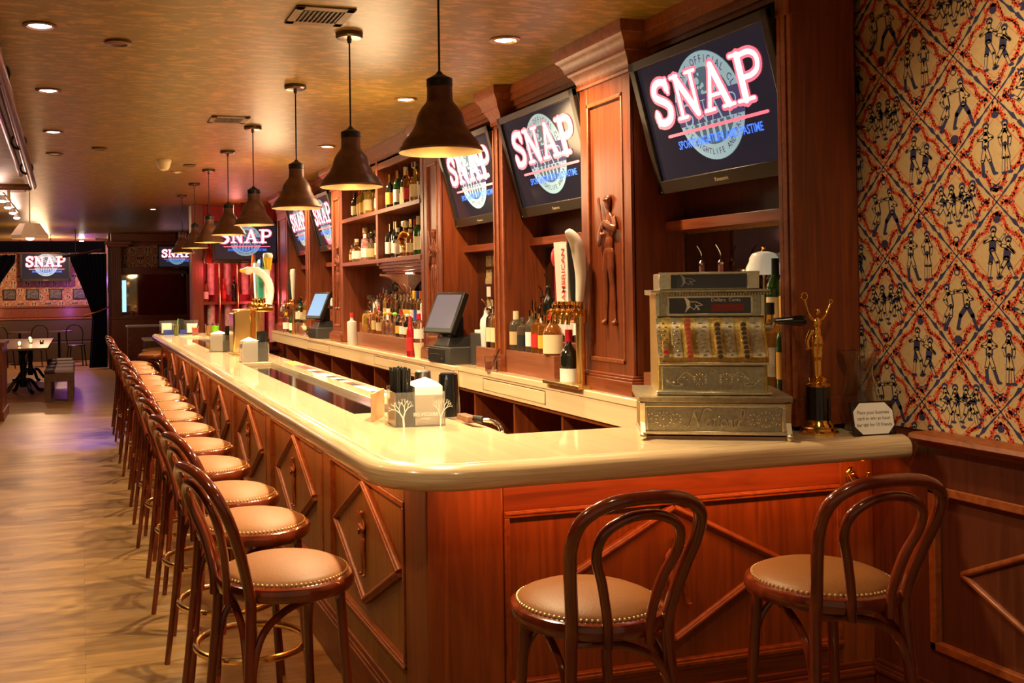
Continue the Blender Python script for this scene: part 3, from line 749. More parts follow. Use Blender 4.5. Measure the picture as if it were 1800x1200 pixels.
# service mat strips lying on the inner ledge
rr = random.Random(5)
strip_cols = [greenl, redl, white, blackl, cream, bluel, paper]
for k in range(22):
    y = 5.0 + k * 0.112
    q = MB(); q.box(-.030, .030, -.05, .05, 0, .006); o = q.build('bar_mat', strip_cols[[0, 0, 5, 1, 3, 1, 2, 3, 1, 6, 2, 3, 6, 3, 2, 1, 3, 2, 6, 2, 3, 6][21 - k]], smooth=False)
    o.location = (1.482, y, ZB - .0115); o.rotation_euler = (0, 0, rr.uniform(-.1, .1))
    tag(o, ('%s mat strip on the inner ledge of the bar, number %d from the far end' % (['green', 'green', 'blue', 'red', 'black', 'red', 'white', 'black', 'red', 'pale', 'white', 'black', 'pale', 'black', 'white', 'red', 'black', 'white', 'pale', 'white', 'black', 'pale'][21 - k], 22 - k)), 'mat', 'mat strips on the inner ledge')

# bar front: panels, stiles, mouldings, carved figures, hooks
base = thing('bar_cabinet', 'red mahogany bar front with diamond mouldings and carved players', 'bar', (1.3, 4.0, 0))
RB = rel(base)
XF = 1.04; YF = 3.04
ST = [4.41, 5.88, 7.34, 8.81, 10.28, 11.75, 13.08]
L_ = lambda u, nn, z: RB(XF - nn, u, z)
S_ = lambda u, nn, z: RB(u, YF - nn, z)
q = MB(L_)
q.box(3.25, 13.15, -.06, -.018, 0.0, 1.003)
q.build('front_panel', bar_v, base, smooth=False)
q = MB(S_)
q.box(1.29, 2.79, -.06, -.018, 0.0, 1.003)
q.build('front_panel', bar_s, base, smooth=False)
def stile(mp, u0, u1, z0=0.0, z1=1.004, m=bar_v, n0=-.02, name='stile'):
    q = MB(mp); q.box(u0, u1, n0, 0.0, z0, z1); return q.build(name, m, base, bevel=0.0015)
q = MB(); 
q.map = RB; q.box(XF, XF + .265, YF, YF + .23, 0, 1.004); q.build('corner_post', bar_s, base, bevel=0.006)
for y in ST: stile(L_, y - .068, y + .068)
prev = 3.27
for y in ST:
    a, b = prev, y - .068
    stile(L_, a, b, 0.895, 1.004, bar_v, -.02, 'rail'); stile(L_, a, b, 0.0, 0.315, bar_v, -.02, 'rail')
    q = MB(L_)
    for u0, u1, z0, z1 in ((a, b, .873, .895), (a, b, .315, .345), (a, a + .02, .345, .873), (b - .02, b, .345, .873)):
        q.box(u0, u1, -.02, .006, z0, z1)
    q.box(a, b, -.02, .012, .325, .337)
    q.build('panel_moulding', mah_trim, base, bevel=0.003)
    c = (a + b) / 2; pts = [(c + .455, .635), (c, .862), (c - .455, .635), (c, .408)]
    q = MB(L_); q.prism([(p[0], p[1]) for p in pts], -.018, -.008, 'z') if False else None
    poly = pts
    vs = [(p[0], -.018, p[1]) for p in poly] + [(p[0], -.006, p[1]) for p in poly]
    q.add(vs, [(4, 5, 6, 7)] + [(i, (i + 1) % 4, 4 + (i + 1) % 4, 4 + i) for i in range(4)])
    q.build('diamond_panel', bar_v, base, smooth=False)
    q = MB(L_)
    for A, B in zip(pts, pts[1:] + pts[:1]):
        q.tube([(A[0], -.008, A[1]), (B[0], -.008, B[1])], .017, 14); q.tube([(A[0], .004, A[1]), (B[0], .004, B[1])], .008, 12)
    q.build('diamond_moulding', mah_trim, base)
    P = player(pose='bat')
    P.v = [(-p[0] * -1, p[1] * .7, p[2]) for p in P.v]
    carve(P, 'carved_player', mah_trim, base, .26, RB(XF - .001, c, .50), -PI / 2, .010)
    prev = y + .068
q = MB(L_); q.box(3.04, 13.15, -.02, .014, 0, .20); q.box(3.04, 13.15, -.02, .008, .20, .222); q.box(3.04, 13.15, -.02, .02, .17, .185); q.build('base_moulding', mah_h, base, bevel=0.004)
# short side
stile(S_, 2.625, 2.79, m=bar_s)
stile(S_, 1.305, 2.625, 0.89, 1.004, mah_x, -.02, 'rail'); stile(S_, 1.305, 2.625, 0.0, 0.30, mah_x, -.02, 'rail')
q = MB(S_)
for u0, u1, z0, z1 in ((1.305, 2.625, .866, .89), (1.305, 2.625, .30, .335), (1.305, 1.325, .335, .866), (2.605, 2.625, .335, .866)):
    q.box(u0, u1, -.02, .006, z0, z1)
q.box(1.305, 2.625, -.02, .012, .312, .326); q.box(1.309, 2.621, -.02, .010, .876, .886)
q.build('panel_moulding', mah_trim, base, bevel=0.003)
c = 1.935; pts = [(c + .425, .640), (c, .855), (c - .425, .640), (c, .404)]
q = MB(S_)
vs = [(p[0], -.018, p[1]) for p in pts] + [(p[0], -.006, p[1]) for p in pts]
q.add(vs, [(4, 5, 6, 7)] + [(i, (i + 1) % 4, 4 + (i + 1) % 4, 4 + i) for i in range(4)])
q.build('diamond_panel', bar_s, base, smooth=False)
q = MB(S_)
for A, B in zip(pts, pts[1:] + pts[:1]):
    q.tube([(A[0], -.008, A[1]), (B[0], -.008, B[1])], .015, 14); q.tube([(A[0], .004, A[1]), (B[0], .004, B[1])], .007, 12)
q.build('diamond_moulding', mah_trim, base)
P = player(pose='run'); P.v = [(p[0], p[1] * .7, p[2]) for p in P.v]
carve(P, 'carved_player', mah_trim, base, .25, RB(1.94, YF - .004, .515), 0, .010)
q = MB(S_); q.box(1.04, 2.752, -.02, .014, 0, .22); q.box(1.04, 2.752, -.02, .008, .22, .242); q.box(1.04, 2.752, -.02, .02, .19, .205); q.build('base_moulding', mah_x, base, bevel=0.004)
def hook(place, rz):
    q = MB()
    q.ell((0, -.004, 0), (.022, .006, .034), 12, 8)
    for s in (-1, 1):
        q.tube(catmull([(s * .010, -.006, .008), (s * .014, -.03, -.012), (s * .022, -.048, -.010), (s * .034, -.05, .012)], 5), .0055, 8)
        q.ell((s * .035, -.05, .016), .009, 10, 6)
    M = Matrix.Rotation(rz, 3, 'Z')
    q.v = [tuple(M @ Vector(p) + Vector(place)) for p in q.v]
    q.build('coat_hook', gold, base)
for y in ST: hook(RB(XF, y, .925), -PI / 2)
hook(RB(2.67, YF, .915), 0)

# ------------------------------------------------------------------ bar stools
def make_stool():
    t = thing('bar_stool', '', 'stool', group='bentwood bar stools')
    q = MB(); q.lathe([(0.0, .703), (.195, .700), (.210, .704), (.216, .716), (.2165, .732), (.211, .743), (.200, .748), (.196, .748), (0, .748)], n=48); q.build('seat_frame', bentwood, t)
    q = MB(); q.lathe([(.196, .746), (.193, .754), (.180, .764), (.150, .776), (.10, .786), (.05, .790), (0.0, .791)], n=48); q.build('seat_cushion', leather, t)
    q = MB()
    for k in range(84):
        a = 2 * PI * k / 84; q.ell((.1935 * math.cos(a), .1935 * math.sin(a), .7525), .0042, 6, 4)
    q.build('nailhead_trim', brass_nail, t)
    for s in (-1, 1):
        q = MB(); q.tube([(.125, s * .128, .705), (.140, s * .145, .40), (.168, s * .172, 0.0)], [.0165, .0155, .012], 12); q.build('front_leg', bentwood, t)
    # rear legs and outer hoop bent from one piece
    half = [(-.232, .182, 0), (-.196, .166, .33), (-.170, .146, .66), (-.178, .146, .76), (-.214, .168, .88), (-.250, .184, .97), (-.280, .172, 1.035), (-.298, .12, 1.074), (-.306, .05, 1.088)]
    path = half + [(x, -y, z) for x, y, z in reversed(half)]
    pp = catmull(path, 6); L = len(pp)
    rad = [.0125 + .005 * min(1, min(i, L - 1 - i) / 14) for i in range(L)]
    q = MB(); q.tube(pp, rad, 12); q.build('back_hoop_and_rear_legs', bentwood, t)
    half = [(-.212, .062, .69), (-.214, .064, .76), (-.232, .088, .86), (-.258, .118, .94), (-.280, .110, 1.0), (-.292, .06, 1.035)]
    path = half + [(-.296, 0, 1.045)] + [(x, -y, z) for x, y, z in reversed(half)]
    q = MB(); q.tube(catmull(path, 6), .0135, 12); q.build('inner_hoop', bentwood, t)
    q = MB(); q.torus((-.012, 0, .30), .205, .013, 44, 10); q.build('foot_ring', brass, t)
    q = MB()
    def br(a, b):
        (x0, y0), (x1, y1) = a, b
        P = lambda k, z: (x0 + (x1 - x0) * k, y0 + (y1 - y0) * k, z)
        q.tube(catmull([P(.0, .40), P(.02, .52), P(.13, .615), P(.38, .668), P(.7, .688), P(.97, .692)], 5), .0115, 10)
    br((-.172, .155), (.125, .125)); br((-.172, -.155), (.125, -.125)); br((.138, .14), (.122, -.12)); br((-.185, -.15), (-.165, .14))
    q.build('leg_brace', bentwood, t)
    for s in (-1, 1):
        q = MB(); q.cyl((.110, s * .137 - .006, .688), .011, .012, 12, 'y'); q.box(.105, .118, s * .137 - .004, s * .137 + .004, .68, .703); q.build('bracket', steel, t)
    return t
S0 = make_stool()
SY = [3.12, 3.80, 4.36, 5.08, 5.75, 6.46, 7.12, 7.74, 8.40, 9.06, 9.75, 10.30, 11.2, 11.8, 12.46]
names = ['nearest', 'second', 'third', 'fourth', 'fifth', 'sixth', 'seventh', 'eighth', 'ninth', 'tenth', 'eleventh', 'twelfth', 'thirteenth', 'fourteenth', 'farthest']
rs = random.Random(11)
for k, y in enumerate(SY):
    lab = '%s tan seated stool in the row along the long bar' % names[k]
    rz = .18 + rs.uniform(-.06, .06)
    if k == 0: S0.location = (.60, y, 0); S0['label'] = lab; S0.rotation_euler = (0, 0, .20)
    else: dup(S0, (.60 + rs.uniform(-.012, .012), y, 0), (0, 0, rz), lab)
dup(S0, (1.335, 2.535, 0), (0, 0, PI / 2 + .03), 'tan seated bentwood stool at the short side of the bar, left of the pair')
dup(S0, (2.085, 2.500, 0), (0, 0, PI / 2 - .06), 'tan seated bentwood stool at the short side of the bar, beside the wainscot')
dup(S0, (0.95, 14.35, 0), (0, 0, 2.7), 'dark stool beyond the end of the bar, left of the service cabinet')
dup(S0, (1.05, 15.3, 0), (0, 0, 2.6), 'dark stool behind another beyond the end of the bar')

# ------------------------------------------------------------------ back bar: counter with cubby holes below
ZC = 1.098
bc = thing('back_counter', 'pale maple work counter running under the screens behind the bar', 'counter', (2.6, 7, 0))
K = rel(bc)
def Kmap(x, y, z): return K(x, y, z)
q = MB(Kmap); q.box(2.405, 2.795, 3.45, 6.33, 1.06, ZC); q.box(2.375, 2.795, 6.33, 13.1, 1.06, ZC - .004); q.build('worktop', maple, bc, bevel=0.006)
q = MB(Kmap); q.box(2.41, 2.44, 3.45, 6.33, 0.955, 1.06); q.box(2.382, 2.41, 6.33, 13.1, 0.955, 1.06); q.build('apron', maple, bc, bevel=0.002)
for y0, y1 in ((5.02, 5.9), (6.95, 8.25), (9.9, 10.9)):
    xx = 2.408 if y1 < 6.4 else 2.380
    q = MB(Kmap)
    q.box(xx - .0015, xx + .01, y0, y1, .975, 1.045); q.build('drawer_front', maple, bc, bevel=0.004)
    q = MB(Kmap)
    for a in ((y0 - .004, y0, .972, 1.048), (y1, y1 + .004, .972, 1.048), (y0, y1, 1.045, 1.049)): q.box(xx - .0006, xx + .01, *a)
    q.build('drawer_gap', mah_dark, bc)
q = MB(Kmap); q.box(2.42, 2.795, 3.45, 13.1, 0.0, 0.50); q.box(2.77, 2.795, 3.45, 13.1, 0.5, 0.955); q.box(2.42, 2.77, 3.45, 13.1, .935, .955); q.build('carcass', mah_v, bc)
yy = 3.62
while yy < 13.1:
    q = MB(Kmap); q.box(2.43, 2.77, yy - .012, yy + .012, .5, .935); q.build('cubby_divider', mah_v, bc); yy += .62 if yy < 6 else .78
# stemware standing in the cubbies
def make_wineglass():
    t = thing('wine_glass', '', 'glass', group='glasses in the cubby holes')
    q = MB(); q.lathe([(.030, 0), (.028, .003), (.004, .008), (.0035, .08), (.012, .09), (.032, .115), (.036, .145), (.031, .185), (.029, .185), (.034, .145), (.030, .117), (.0, .095)], n=18); q.build('glass_bowl_and_stem', glass_clear, t, ang=1.5)
    return t
WG = None
cub = [(3.75, 'nearest cubby hole'), (4.40, 'second cubby hole'), (5.03, 'third cubby hole'), (7.6, 'cubby hole under the drawer'), (8.3, 'cubby hole left of the drawer')]
ords = ['first', 'second', 'third', 'fourth', 'fifth', 'sixth', 'seventh', 'eighth', 'ninth', 'tenth', 'eleventh', 'twelfth', 'thirteenth', 'fourteenth', 'fifteenth', 'sixteenth', 'seventeenth', 'eighteenth', 'nineteenth', 'twentieth']
for (y, nm), cnt in zip(cub, (4, 6, 3, 3, 2)):
    for k in range(cnt):
        loc = (2.50 + .09 * (k % 2), y + .10 * (k // 2) , .5)
        lab = '%s clear stemmed glass from the right in the %s' % (ords[k], nm)
        if WG is None: WG = make_wineglass(); WG.location = loc; WG['label'] = lab
        else: dup(WG, loc, label=lab)

# ------------------------------------------------------------------ back bar: tall mahogany hutch
hutch = thing('back_bar_hutch', 'tall red mahogany back bar with pilasters, bays and shelves', 'cabinet', (2.6, 7, ZC))
H = rel(hutch)
XP = 2.48; XB = 2.765
def hb(name, m, *boxes, bevel=0.0015):
    q = MB(H)
    for b in boxes: q.box(*b)
    return q.build(name, m, hutch, bevel=bevel)
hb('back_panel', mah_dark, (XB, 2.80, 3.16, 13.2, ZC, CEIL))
hb('end_panel', wain, (XP + .02, 2.798, 3.12, 3.16, ZC, CEIL - .002))
hb('end_panel_base', mah_x, (XP + .012, 2.798, 3.105, 3.122, ZC, 1.17), (XP + .012, 2.798, 3.11, 3.122, 1.17, 1.185))
def stile_post(y0, y1, depth=XB, plinth=True, cap=True):
    hb('post', mah_v, (XP + .006, depth, y0, y1, ZC, 2.62))
    q = MB(H)
    q.box(XP, XP + .01, y0 - .004, y0 + .018, ZC + .1, 2.6); q.box(XP, XP + .01, y1 - .018, y1 + .004, ZC + .1, 2.6); q.box(XP - .003, XP + .01, (y0 + y1) / 2 - .012, (y0 + y1) / 2 + .012, ZC + .1, 2.6)
    q.build('post_beading', mah_trim, hutch, bevel=.002)
    if plinth: hb('post_plinth', mah_h, (XP - .008, depth, y0 - .012, y1 + .012, ZC, ZC + .1))
def capital(y0, y1, x=XP, big=True):
    q = MB(H)
    pr = [(.0, 2.620), (.010, 2.622), (.014, 2.634), (.010, 2.640), (.012, 2.652), (.020, 2.672), (.036, 2.694), (.046, 2.704), (.048, 2.712), (.056, 2.716), (.062, 2.740), (.076, 2.764), (.090, 2.776), (.094, 2.784), (.102, 2.788), (.106, 2.806), (.106, CEIL - .001)]
    k = 1.0 if big else .8; vs = []
    for d, z in pr:
        d *= k; vs += [(XB, y0 - d, z), (x - d, y0 - d, z), (x - d, y1 + d, z), (XB, y1 + d, z)]
    q.add(vs, [(4 * i + a, 4 * i + a + 1, 4 * i + a + 5, 4 * i + a + 4) for i in range(len(pr) - 1) for a in range(3)] + [(0, 1, 2, 3)])
    return q.build('capital', mah_trim, hutch)
def pilaster(y0, y1, fig=None):
    hb('pilaster', mah_v, (XP + .012, XB, y0, y1, ZC, 2.64))
    w = .07
    hb('pilaster_frame', mah_v, (XP, XP + .02, y0, y0 + w, ZC, 2.632), (XP, XP + .02, y1 - w, y1, ZC, 2.632), (XP, XP + .02, y0 + w, y1 - w, ZC, 1.24), (XP, XP + .02, y0 + w, y1 - w, 2.54, 2.632))
    q = MB(H)
    for a in ((y0 + w, y0 + w + .018, 1.24, 2.54), (y1 - w - .018, y1 - w, 1.24, 2.54), (y0 + w, y1 - w, 1.24, 1.262), (y0 + w, y1 - w, 2.518, 2.54)): q.box(XP - .005, XP + .014, *a)
    q.build('pilaster_moulding', mah_trim, hutch, bevel=.004)
    hb('pilaster_plinth', mah_h, (XP - .032, XB, y0 - .032, y1 + .032, ZC, 1.165), (XP - .024, XB, y0 - .024, y1 + .024, 1.165, 1.178), (XP - .012, XB, y0 - .012, y1 + .012, 1.178, 1.19), bevel=.004)
    capital(y0, y1)
    if fig:
        P = player(pose='bat'); P.v = [(p[0] * .92, p[1] * .5, p[2]) for p in P.v]
        carve(P, 'carved_batter', mah_v, hutch, .66, H(XP + .006, (y0 + y1) / 2 - .02, fig), -PI / 2 , .006)
stile_post(3.09, 3.16)
hb('post', mah_v, (XP - .004, XB, 3.088, 3.164, 2.60, CEIL - .002))
pilaster(4.21, 4.705, 1.415)
stile_post(5.72, 5.87); capital(5.72, 5.87, XP, False)
pilaster(6.84, 7.21, 1.40)
pilaster(9.735, 10.14, 1.40)
stile_post(11.2, 11.42); capital(11.2, 11.42, XP, False)
pilaster(12.5, 13.15)
# crown moulding along the back of the bays
q = MB(H)
for y0, y1 in ((3.16, 4.21), (4.705, 5.72), (5.87, 6.84), (7.21, 9.735), (10.14, 11.2), (11.42, 12.5)):
    x = 2.56 if not (7 < y0 < 8) else XP
    for d, z0, z1 in ((0, 2.70, 2.72), (.02, 2.72, 2.75), (.045, 2.75, 2.79), (.06, 2.79, CEIL - .002)): q.box(x - d, XB, y0, y1, z0, z1)
q.build('crown_moulding', mah_trim, hutch)
# mirror panels with their rails in the bays
for y0, y1, mir in ((3.16, 4.21, 1), (4.705, 5.72, 1), (5.87, 6.84, 0), (10.14, 11.2, 0), (11.42, 12.5, 1)):
    hb('bay_rail', mah_h, (XB - .11, XB, y0, y1, 1.868, 1.915))
    if mir:
        q = MB(H); q.box(XB - .006, XB, y0 + .02, y1 - .02, ZC + .12, 1.866); q.build('mirror', mirror_m, hutch)
        q = MB(H)
        for a in ((y0, y0 + .012, ZC, 1.868), (y1 - .012, y1, ZC, 1.868), (y0, y1, 1.856, 1.868), ((y0 + y1) / 2 - .35, (y0 + y1) / 2 - .342, ZC, 1.86)): q.box(XB - .010, XB, *a)
        q.build('mirror_trim', brass_dim, hutch)
    else:
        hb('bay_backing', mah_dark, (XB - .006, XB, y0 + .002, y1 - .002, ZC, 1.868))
# bottle shelf unit
Y1, Y2, YD = 7.25, 9.72, 8.46
hb('shelf_post', mah_v, (XP - .004, XB, 7.21, 7.275, ZC, 2.72)); hb('shelf_post', mah_v, (XP - .004, XB, 9.68, 9.735, ZC, 2.72))
hb('shelf_divider', mah_v, (XP - .004, XB, YD - .03, YD + .03, 1.82, 2.72))
for z in (1.838, 2.262): hb('shelf', mah_h, (XP - .012, XB, 7.27, 9.69, z, z + .036), bevel=.003)
hb('shelf_header', mah_h, (XP, XP + .03, 7.27, 9.69, 2.645, 2.72))
q = MB(H)
for d, z0, z1 in ((.0, 1.815, 1.838), (.02, 1.79, 1.815), (.05, 1.765, 1.79), (.085, 1.745, 1.765)): q.box(XP + d + .01, XB, 7.275, YD + .06, z0, z1)
q.build('shelf_cornice', mah_trim, hutch, bevel=.003)
for yb in (YD + .03, 7.56):
    poly = [(XP + .03, 1.745)] + [(XP + .03 + .24 * math.sin(a), 1.725 - .30 * (1 - math.cos(a))) for a in [k * PI / 16 for k in range(0, 9)]] + [(XB, 1.44), (XB, 1.745)]
    q = MB(H); q.prism([(p[0], p[1]) for p in poly], yb - .025, yb + .025, 'y'); q.build('arched_bracket', mah_trim, hutch, bevel=.004)
q = MB(H); q.box(XB - .006, XB, 7.28, 8.9, ZC + .1, 1.74); q.build('mirror', mirror_m, hutch)
q = MB(H); q.box(XB - .012, XB, 8.9, 8.915, ZC, 1.74); q.build('mirror_trim', brass_dim, hutch)
q = MB(); q.lathe([(.03, 0), (.03, -.008), (0, -.010)], n=16); o = q.build('puck_light', bulb_m); o.location = (2.60, 7.95, 1.7448); tag(o, 'small glowing puck light under the bottle shelf', 'lamp')
point('puck_light_lamp', (2.60, 7.95, 1.70), 5, WARM, .03)

# ------------------------------------------------------------------ screens
def slab_letters(w, grow=0.0):
    """S N A P in slab serifs on a unit-high line; returns list of strokes (pts, width)"""
    T = .168 + grow; t = .098 + grow
    L = []
    # S
    s = [(.56, .78), (.53, .90), (.38, .96), (.22, .93), (.12, .80), (.14, .65), (.28, .56), (.42, .48), (.54, .36), (.53, .18), (.42, .06), (.26, .03), (.12, .08), (.08, .24)]
    L.append(([tuple(v)[:2] for v in catmull([(a, b, 0) for a, b in s], 4)], T)); L.append(([(.58, .68), (.58, .98)], t * .8)); L.append(([(.07, .02), (.07, .32)], t * .8))
    # N
    o = .78
    L += [([(o + .12, .05), (o + .12, .95)], t), ([(o + .12, .95), (o + .62, .05)], T), ([(o + .62, .05), (o + .62, .95)], t), ([(o - .02, .97), (o + .20, .97)], t * .8), ([(o - .02, .03), (o + .27, .03)], t * .8), ([(o + .48, .97), (o + .76, .97)], t * .8)]
    # A
    o = 1.66
    L += [([(o + .10, .05), (o + .38, .95)], t), ([(o + .38, .95), (o + .68, .05)], T), ([(o + .2, .32), (o + .56, .32)], t * .8), ([(o - .03, .03), (o + .25, .03)], t * .8), ([(o + .52, .03), (o + .84, .03)], t * .8)]
    # P
    o = 2.66
    b = catmull([(o + .16, .93, 0), (o + .45, .95, 0), (o + .62, .86, 0), (o + .66, .72, 0), (o + .60, .56, 0), (o + .42, .48, 0), (o + .16, .48, 0)], 4)
    L += [([(o + .16, .03), (o + .16, .95)], T), ([tuple(v)[:2] for v in b], t * 1.15), ([(o - .04, .97), (o + .2, .97)], t * .8), ([(o - .04, .03), (o + .38, .03)], t * .8)]
    return L, 3.34
def make_tv(W=.985, Hh=.625):
    t = thing('television', '', 'television', group='screens showing the club logo')
    b = .042; bb = .062
    q = MB(); q.box(-W / 2, W / 2, -.002, .045, -Hh / 2, Hh / 2); q.box(-W / 2 + .12, W / 2 - .12, .045, .075, -Hh / 2 + .08, Hh / 2 - .12); q.build('housing', black, t, bevel=.004)
    q = MB(); q.box(-W / 2, W / 2, -.028, 0, -Hh / 2, -Hh / 2 + bb); q.box(-W / 2, W / 2, -.028, 0, Hh / 2 - b, Hh / 2)
    q.box(-W / 2, -W / 2 + b, -.028, 0, -Hh / 2, Hh / 2); q.box(W / 2 - b, W / 2, -.028, 0, -Hh / 2, Hh / 2); q.build('bezel', bezel, t, bevel=.004)
    q = MB(); put_text(q, 'Panasonic', lambda x, y, z: (x, -.0285, -Hh / 2 + .028 + y), .024, off=.004); q.build('maker_lettering', cream, t, smooth=False)
    q = MB(); q.ell((-W / 2 + .03, -.028, -Hh / 2 + .012), .004, 8, 6); q.build('power_led', greenl, t)
    w, h = W - 2 * b, Hh - b - bb; cz = (bb - b) / 2
    q = MB(); q.box(-w / 2, w / 2, -.012, -.006, cz - h / 2, cz + h / 2); s = q.build('screen_panel', screen, t, smooth=False)
    f = lambda lay: (lambda x, y, hh=0: ((x - .5) * w, -.0122 - .0006 * lay, cz + (y - .5) * h))
    asp = w / h
    # round club seal
    def g(lay): return lambda x, y, hh=0: (x * h + .008 * w, -.0122 - .0006 * lay, cz + .03 * h + y * h)
    q = MB(); disc(q, g(1), (0, 0), .445, 0, 48); q.build('logo_disc', logo_d, s, smooth=False)
    q = MB(); ring2(q, g(2), (0, 0), .315, .44, 0, 56)
    for k in range(-3, 4):
        x = k * .085; y0 = -math.sqrt(max(0, .30 ** 2 - x * x))
        stroke(q, g(2), [(x, y0 + .01), (x, -.05)], .034, 0, False)
    rq = random.Random(4)
    for k in range(26):
        a = rq.uniform(.1, PI - .1); r = rq.uniform(.05, .27); disc(q, g(2), (r * math.cos(a), .02 + r * math.sin(a)), rq.uniform(.012, .035), 0, 8, None, 0)
    q.build('logo_ring', logo_b, s, smooth=False)
    q = MB()
    def arc_text(txt, r, a_mid, flip, size):
        n = len(txt); step = size * .62 / r
        for i, ch in enumerate(txt):
            if ch == ' ': continue
            a = a_mid + (-(i - (n - 1) / 2) * step if not flip else (i - (n - 1) / 2) * step)
            ro = a - PI / 2 if not flip else a + PI / 2
            ca, sa = math.cos(ro), math.sin(ro); gg = g(3)
            put_text(q, ch, lambda x, y, z: gg(r * math.cos(a) + x * ca - y * sa, r * math.sin(a) + x * sa + y * ca), size, sx=.78, off=.012)
    arc_text('NEW YORK·OFFICIAL CLUB', .376, PI / 2, False, .088); arc_text('SPORTS NIGHTLIFE AND PASTIME', .378, -PI / 2, True, .070)
    q.build('logo_ring_lettering', logo_n, s, smooth=False)
    q = MB(); q.add([g(3)(-.43, -.12), g(3)(.43, -.12), g(3)(.43, .10), g(3)(-.43, .10)], [(0, 1, 2, 3)]); q.build('logo_band', logo_n, s, smooth=False)
    q = MB()
    L, LW = slab_letters(1)
    def lf(lay, u0, v0, sw, sh, dx=0, dy=0):
        return lambda x, y, hh=0: f(lay)(u0 + dx + x / LW * sw, v0 + dy + y * sh)
    for pts, wd in L: stroke(q, lambda x, y, hh=0: g(4)(-.36 + x / LW * .72, -.13 + y * .19), pts, wd * .55, 0, True, 6)
    q.build('logo_ghost_lettering', logo_b, s, smooth=False)
    q = MB(); L2, _ = slab_letters(1, .10)
    for pts, wd in L2: stroke(q, lf(5, .075, .47, .84, .385), pts, wd, 0, True, 8)
    stroke(q, f(5), [(.15, .365), (.90, .365)], .026, 0, True, 8)
    q.build('neon_glow_lettering', neon_p, s, smooth=False)
    q = MB()
    for pts, wd in L: stroke(q, lf(6, .075, .478, .84, .375), pts, wd * .92, 0, True, 8)
    q.build('neon_lettering', neon_w, s, smooth=False)
    q = MB(); put_text(q, 'SPORTS NIGHTLIFE AND PASTIME', lambda x, y, z: f(5)(.53 + x / asp * 1.0, .265 + y), .100, sx=.74, off=.012); q.build('tagline_lettering', logo_t, s, smooth=False)
    return t
TV0 = make_tv()
TILT = math.radians(14.5)
def tvplace(x, y, z): return (x, y, z)
cx = 2.53
TV0.location = (2.545, 3.665, 2.345); TV0.rotation_euler = (TILT, 0, -PI / 2); TV0['label'] = 'nearest and largest looking television with the neon logo, above the cash register'
dup(TV0, (2.545, 5.215, 2.345), label='second television from the right, left of the nearest carved pilaster')
dup(TV0, (2.545, 6.355, 2.345), scale=.97, label='third television from the right, partly behind the nearest pendant lamp')
dup(TV0, (2.545, 10.68, 2.345), label='television just left of the tall bottle shelves')
dup(TV0, (2.545, 11.95, 2.345), label='farthest television along the back bar wall')
dup(TV0, (2.20, 14.05, 2.285), (math.radians(12), 0, math.radians(-4)), 'wide television facing the room above the red lit display', scale=.93)
dup(TV0, (1.90, 21.3, 2.33), (math.radians(8), 0, math.radians(-6)), 'television on the far mirrored wall behind the farthest pendant lamps', scale=.78)
dup(TV0, (-0.815, 25.6, 2.262), (math.radians(2), 0, 0), 'television on the papered wall between the dark curtains', scale=1.17)
dup(TV0, (2.63, 15.6, 2.20), (TILT, 0, -PI / 2), 'sliver of a television in the dark bay behind the red display', scale=.8)
# brackets that carry the screens
for k, (y, lab) in enumerate(((3.635, 'black wall bracket behind the nearest television'), (5.20, 'black wall bracket behind the second television'), (6.35, 'black wall bracket behind the third television'), (10.68, 'black wall bracket behind the television left of the shelves'), (11.95, 'black wall bracket behind the farthest back bar television'))):
    q = MB(); q.box(0, .02, -.15, .15, -.1, .1); q.box(-.13, 0, -.03, .03, -.04, .0); o = q.build('wall_bracket', black); o.location = (2.744, y, 2.38); tag(o, lab, 'bracket', 'television brackets')
for loc, L_len, lab in (((2.20, 14.12, 2.56), .28, 'ceiling pole holding the wide television over the red display'), ((1.90, 21.38, 2.53), .30, 'ceiling pole holding the television on the far mirrored wall'), ((2.72, 15.6, 2.4), .44, 'ceiling pole in the dark bay behind the red display')):
    q = MB(); q.cyl((0, 0, -.16), .018, L_len + .16, 12); q.cyl((0, 0, L_len - .012), .06, .012, 16); o = q.build('ceiling_bracket', black); o.location = (loc[0], loc[1], CEIL - L_len); tag(o, lab, 'bracket')

# ------------------------------------------------------------------ bottles
def prof_bottle(kind, r, h):
    s = {'wine': [(0, 0), (.92, 0), (1, .02), (1, .58), (.92, .66), (.55, .74), (.38, .80), (.36, .93), (.40, .935), (.40, .96), (0, .96)],
         'liquor': [(0, 0), (.94, 0), (1, .02), (1, .64), (.9, .71), (.5, .77), (.36, .81), (.34, .94), (0, .94)],
         'shoulder': [(0, 0), (.95, 0), (1, .015), (1, .68), (.95, .73), (.4, .76), (.34, .80), (.34, .93), (0, .93)],
         'tapered': [(0, 0), (.78, 0), (.82, .02), (1, .55), (.9, .68), (.45, .78), (.34, .84), (.34, .94), (0, .94)],
         'squat': [(0, 0), (.9, 0), (1, .05), (1, .48), (.85, .60), (.45, .70), (.30, .75), (.28, .92), (0, .92)],
         'bulb': [(0, 0), (.7, 0), (.9, .06), (1, .25), (.95, .42), (.6, .58), (.3, .68), (.26, .92), (0, .92)],
         'jar': [(0, 0), (.9, 0), (1, .04), (1, .72), (.85, .82), (.62, .86), (.62, .92), (0, .92)]}[kind]
    return [(a * r, b * h) for a, b in s]
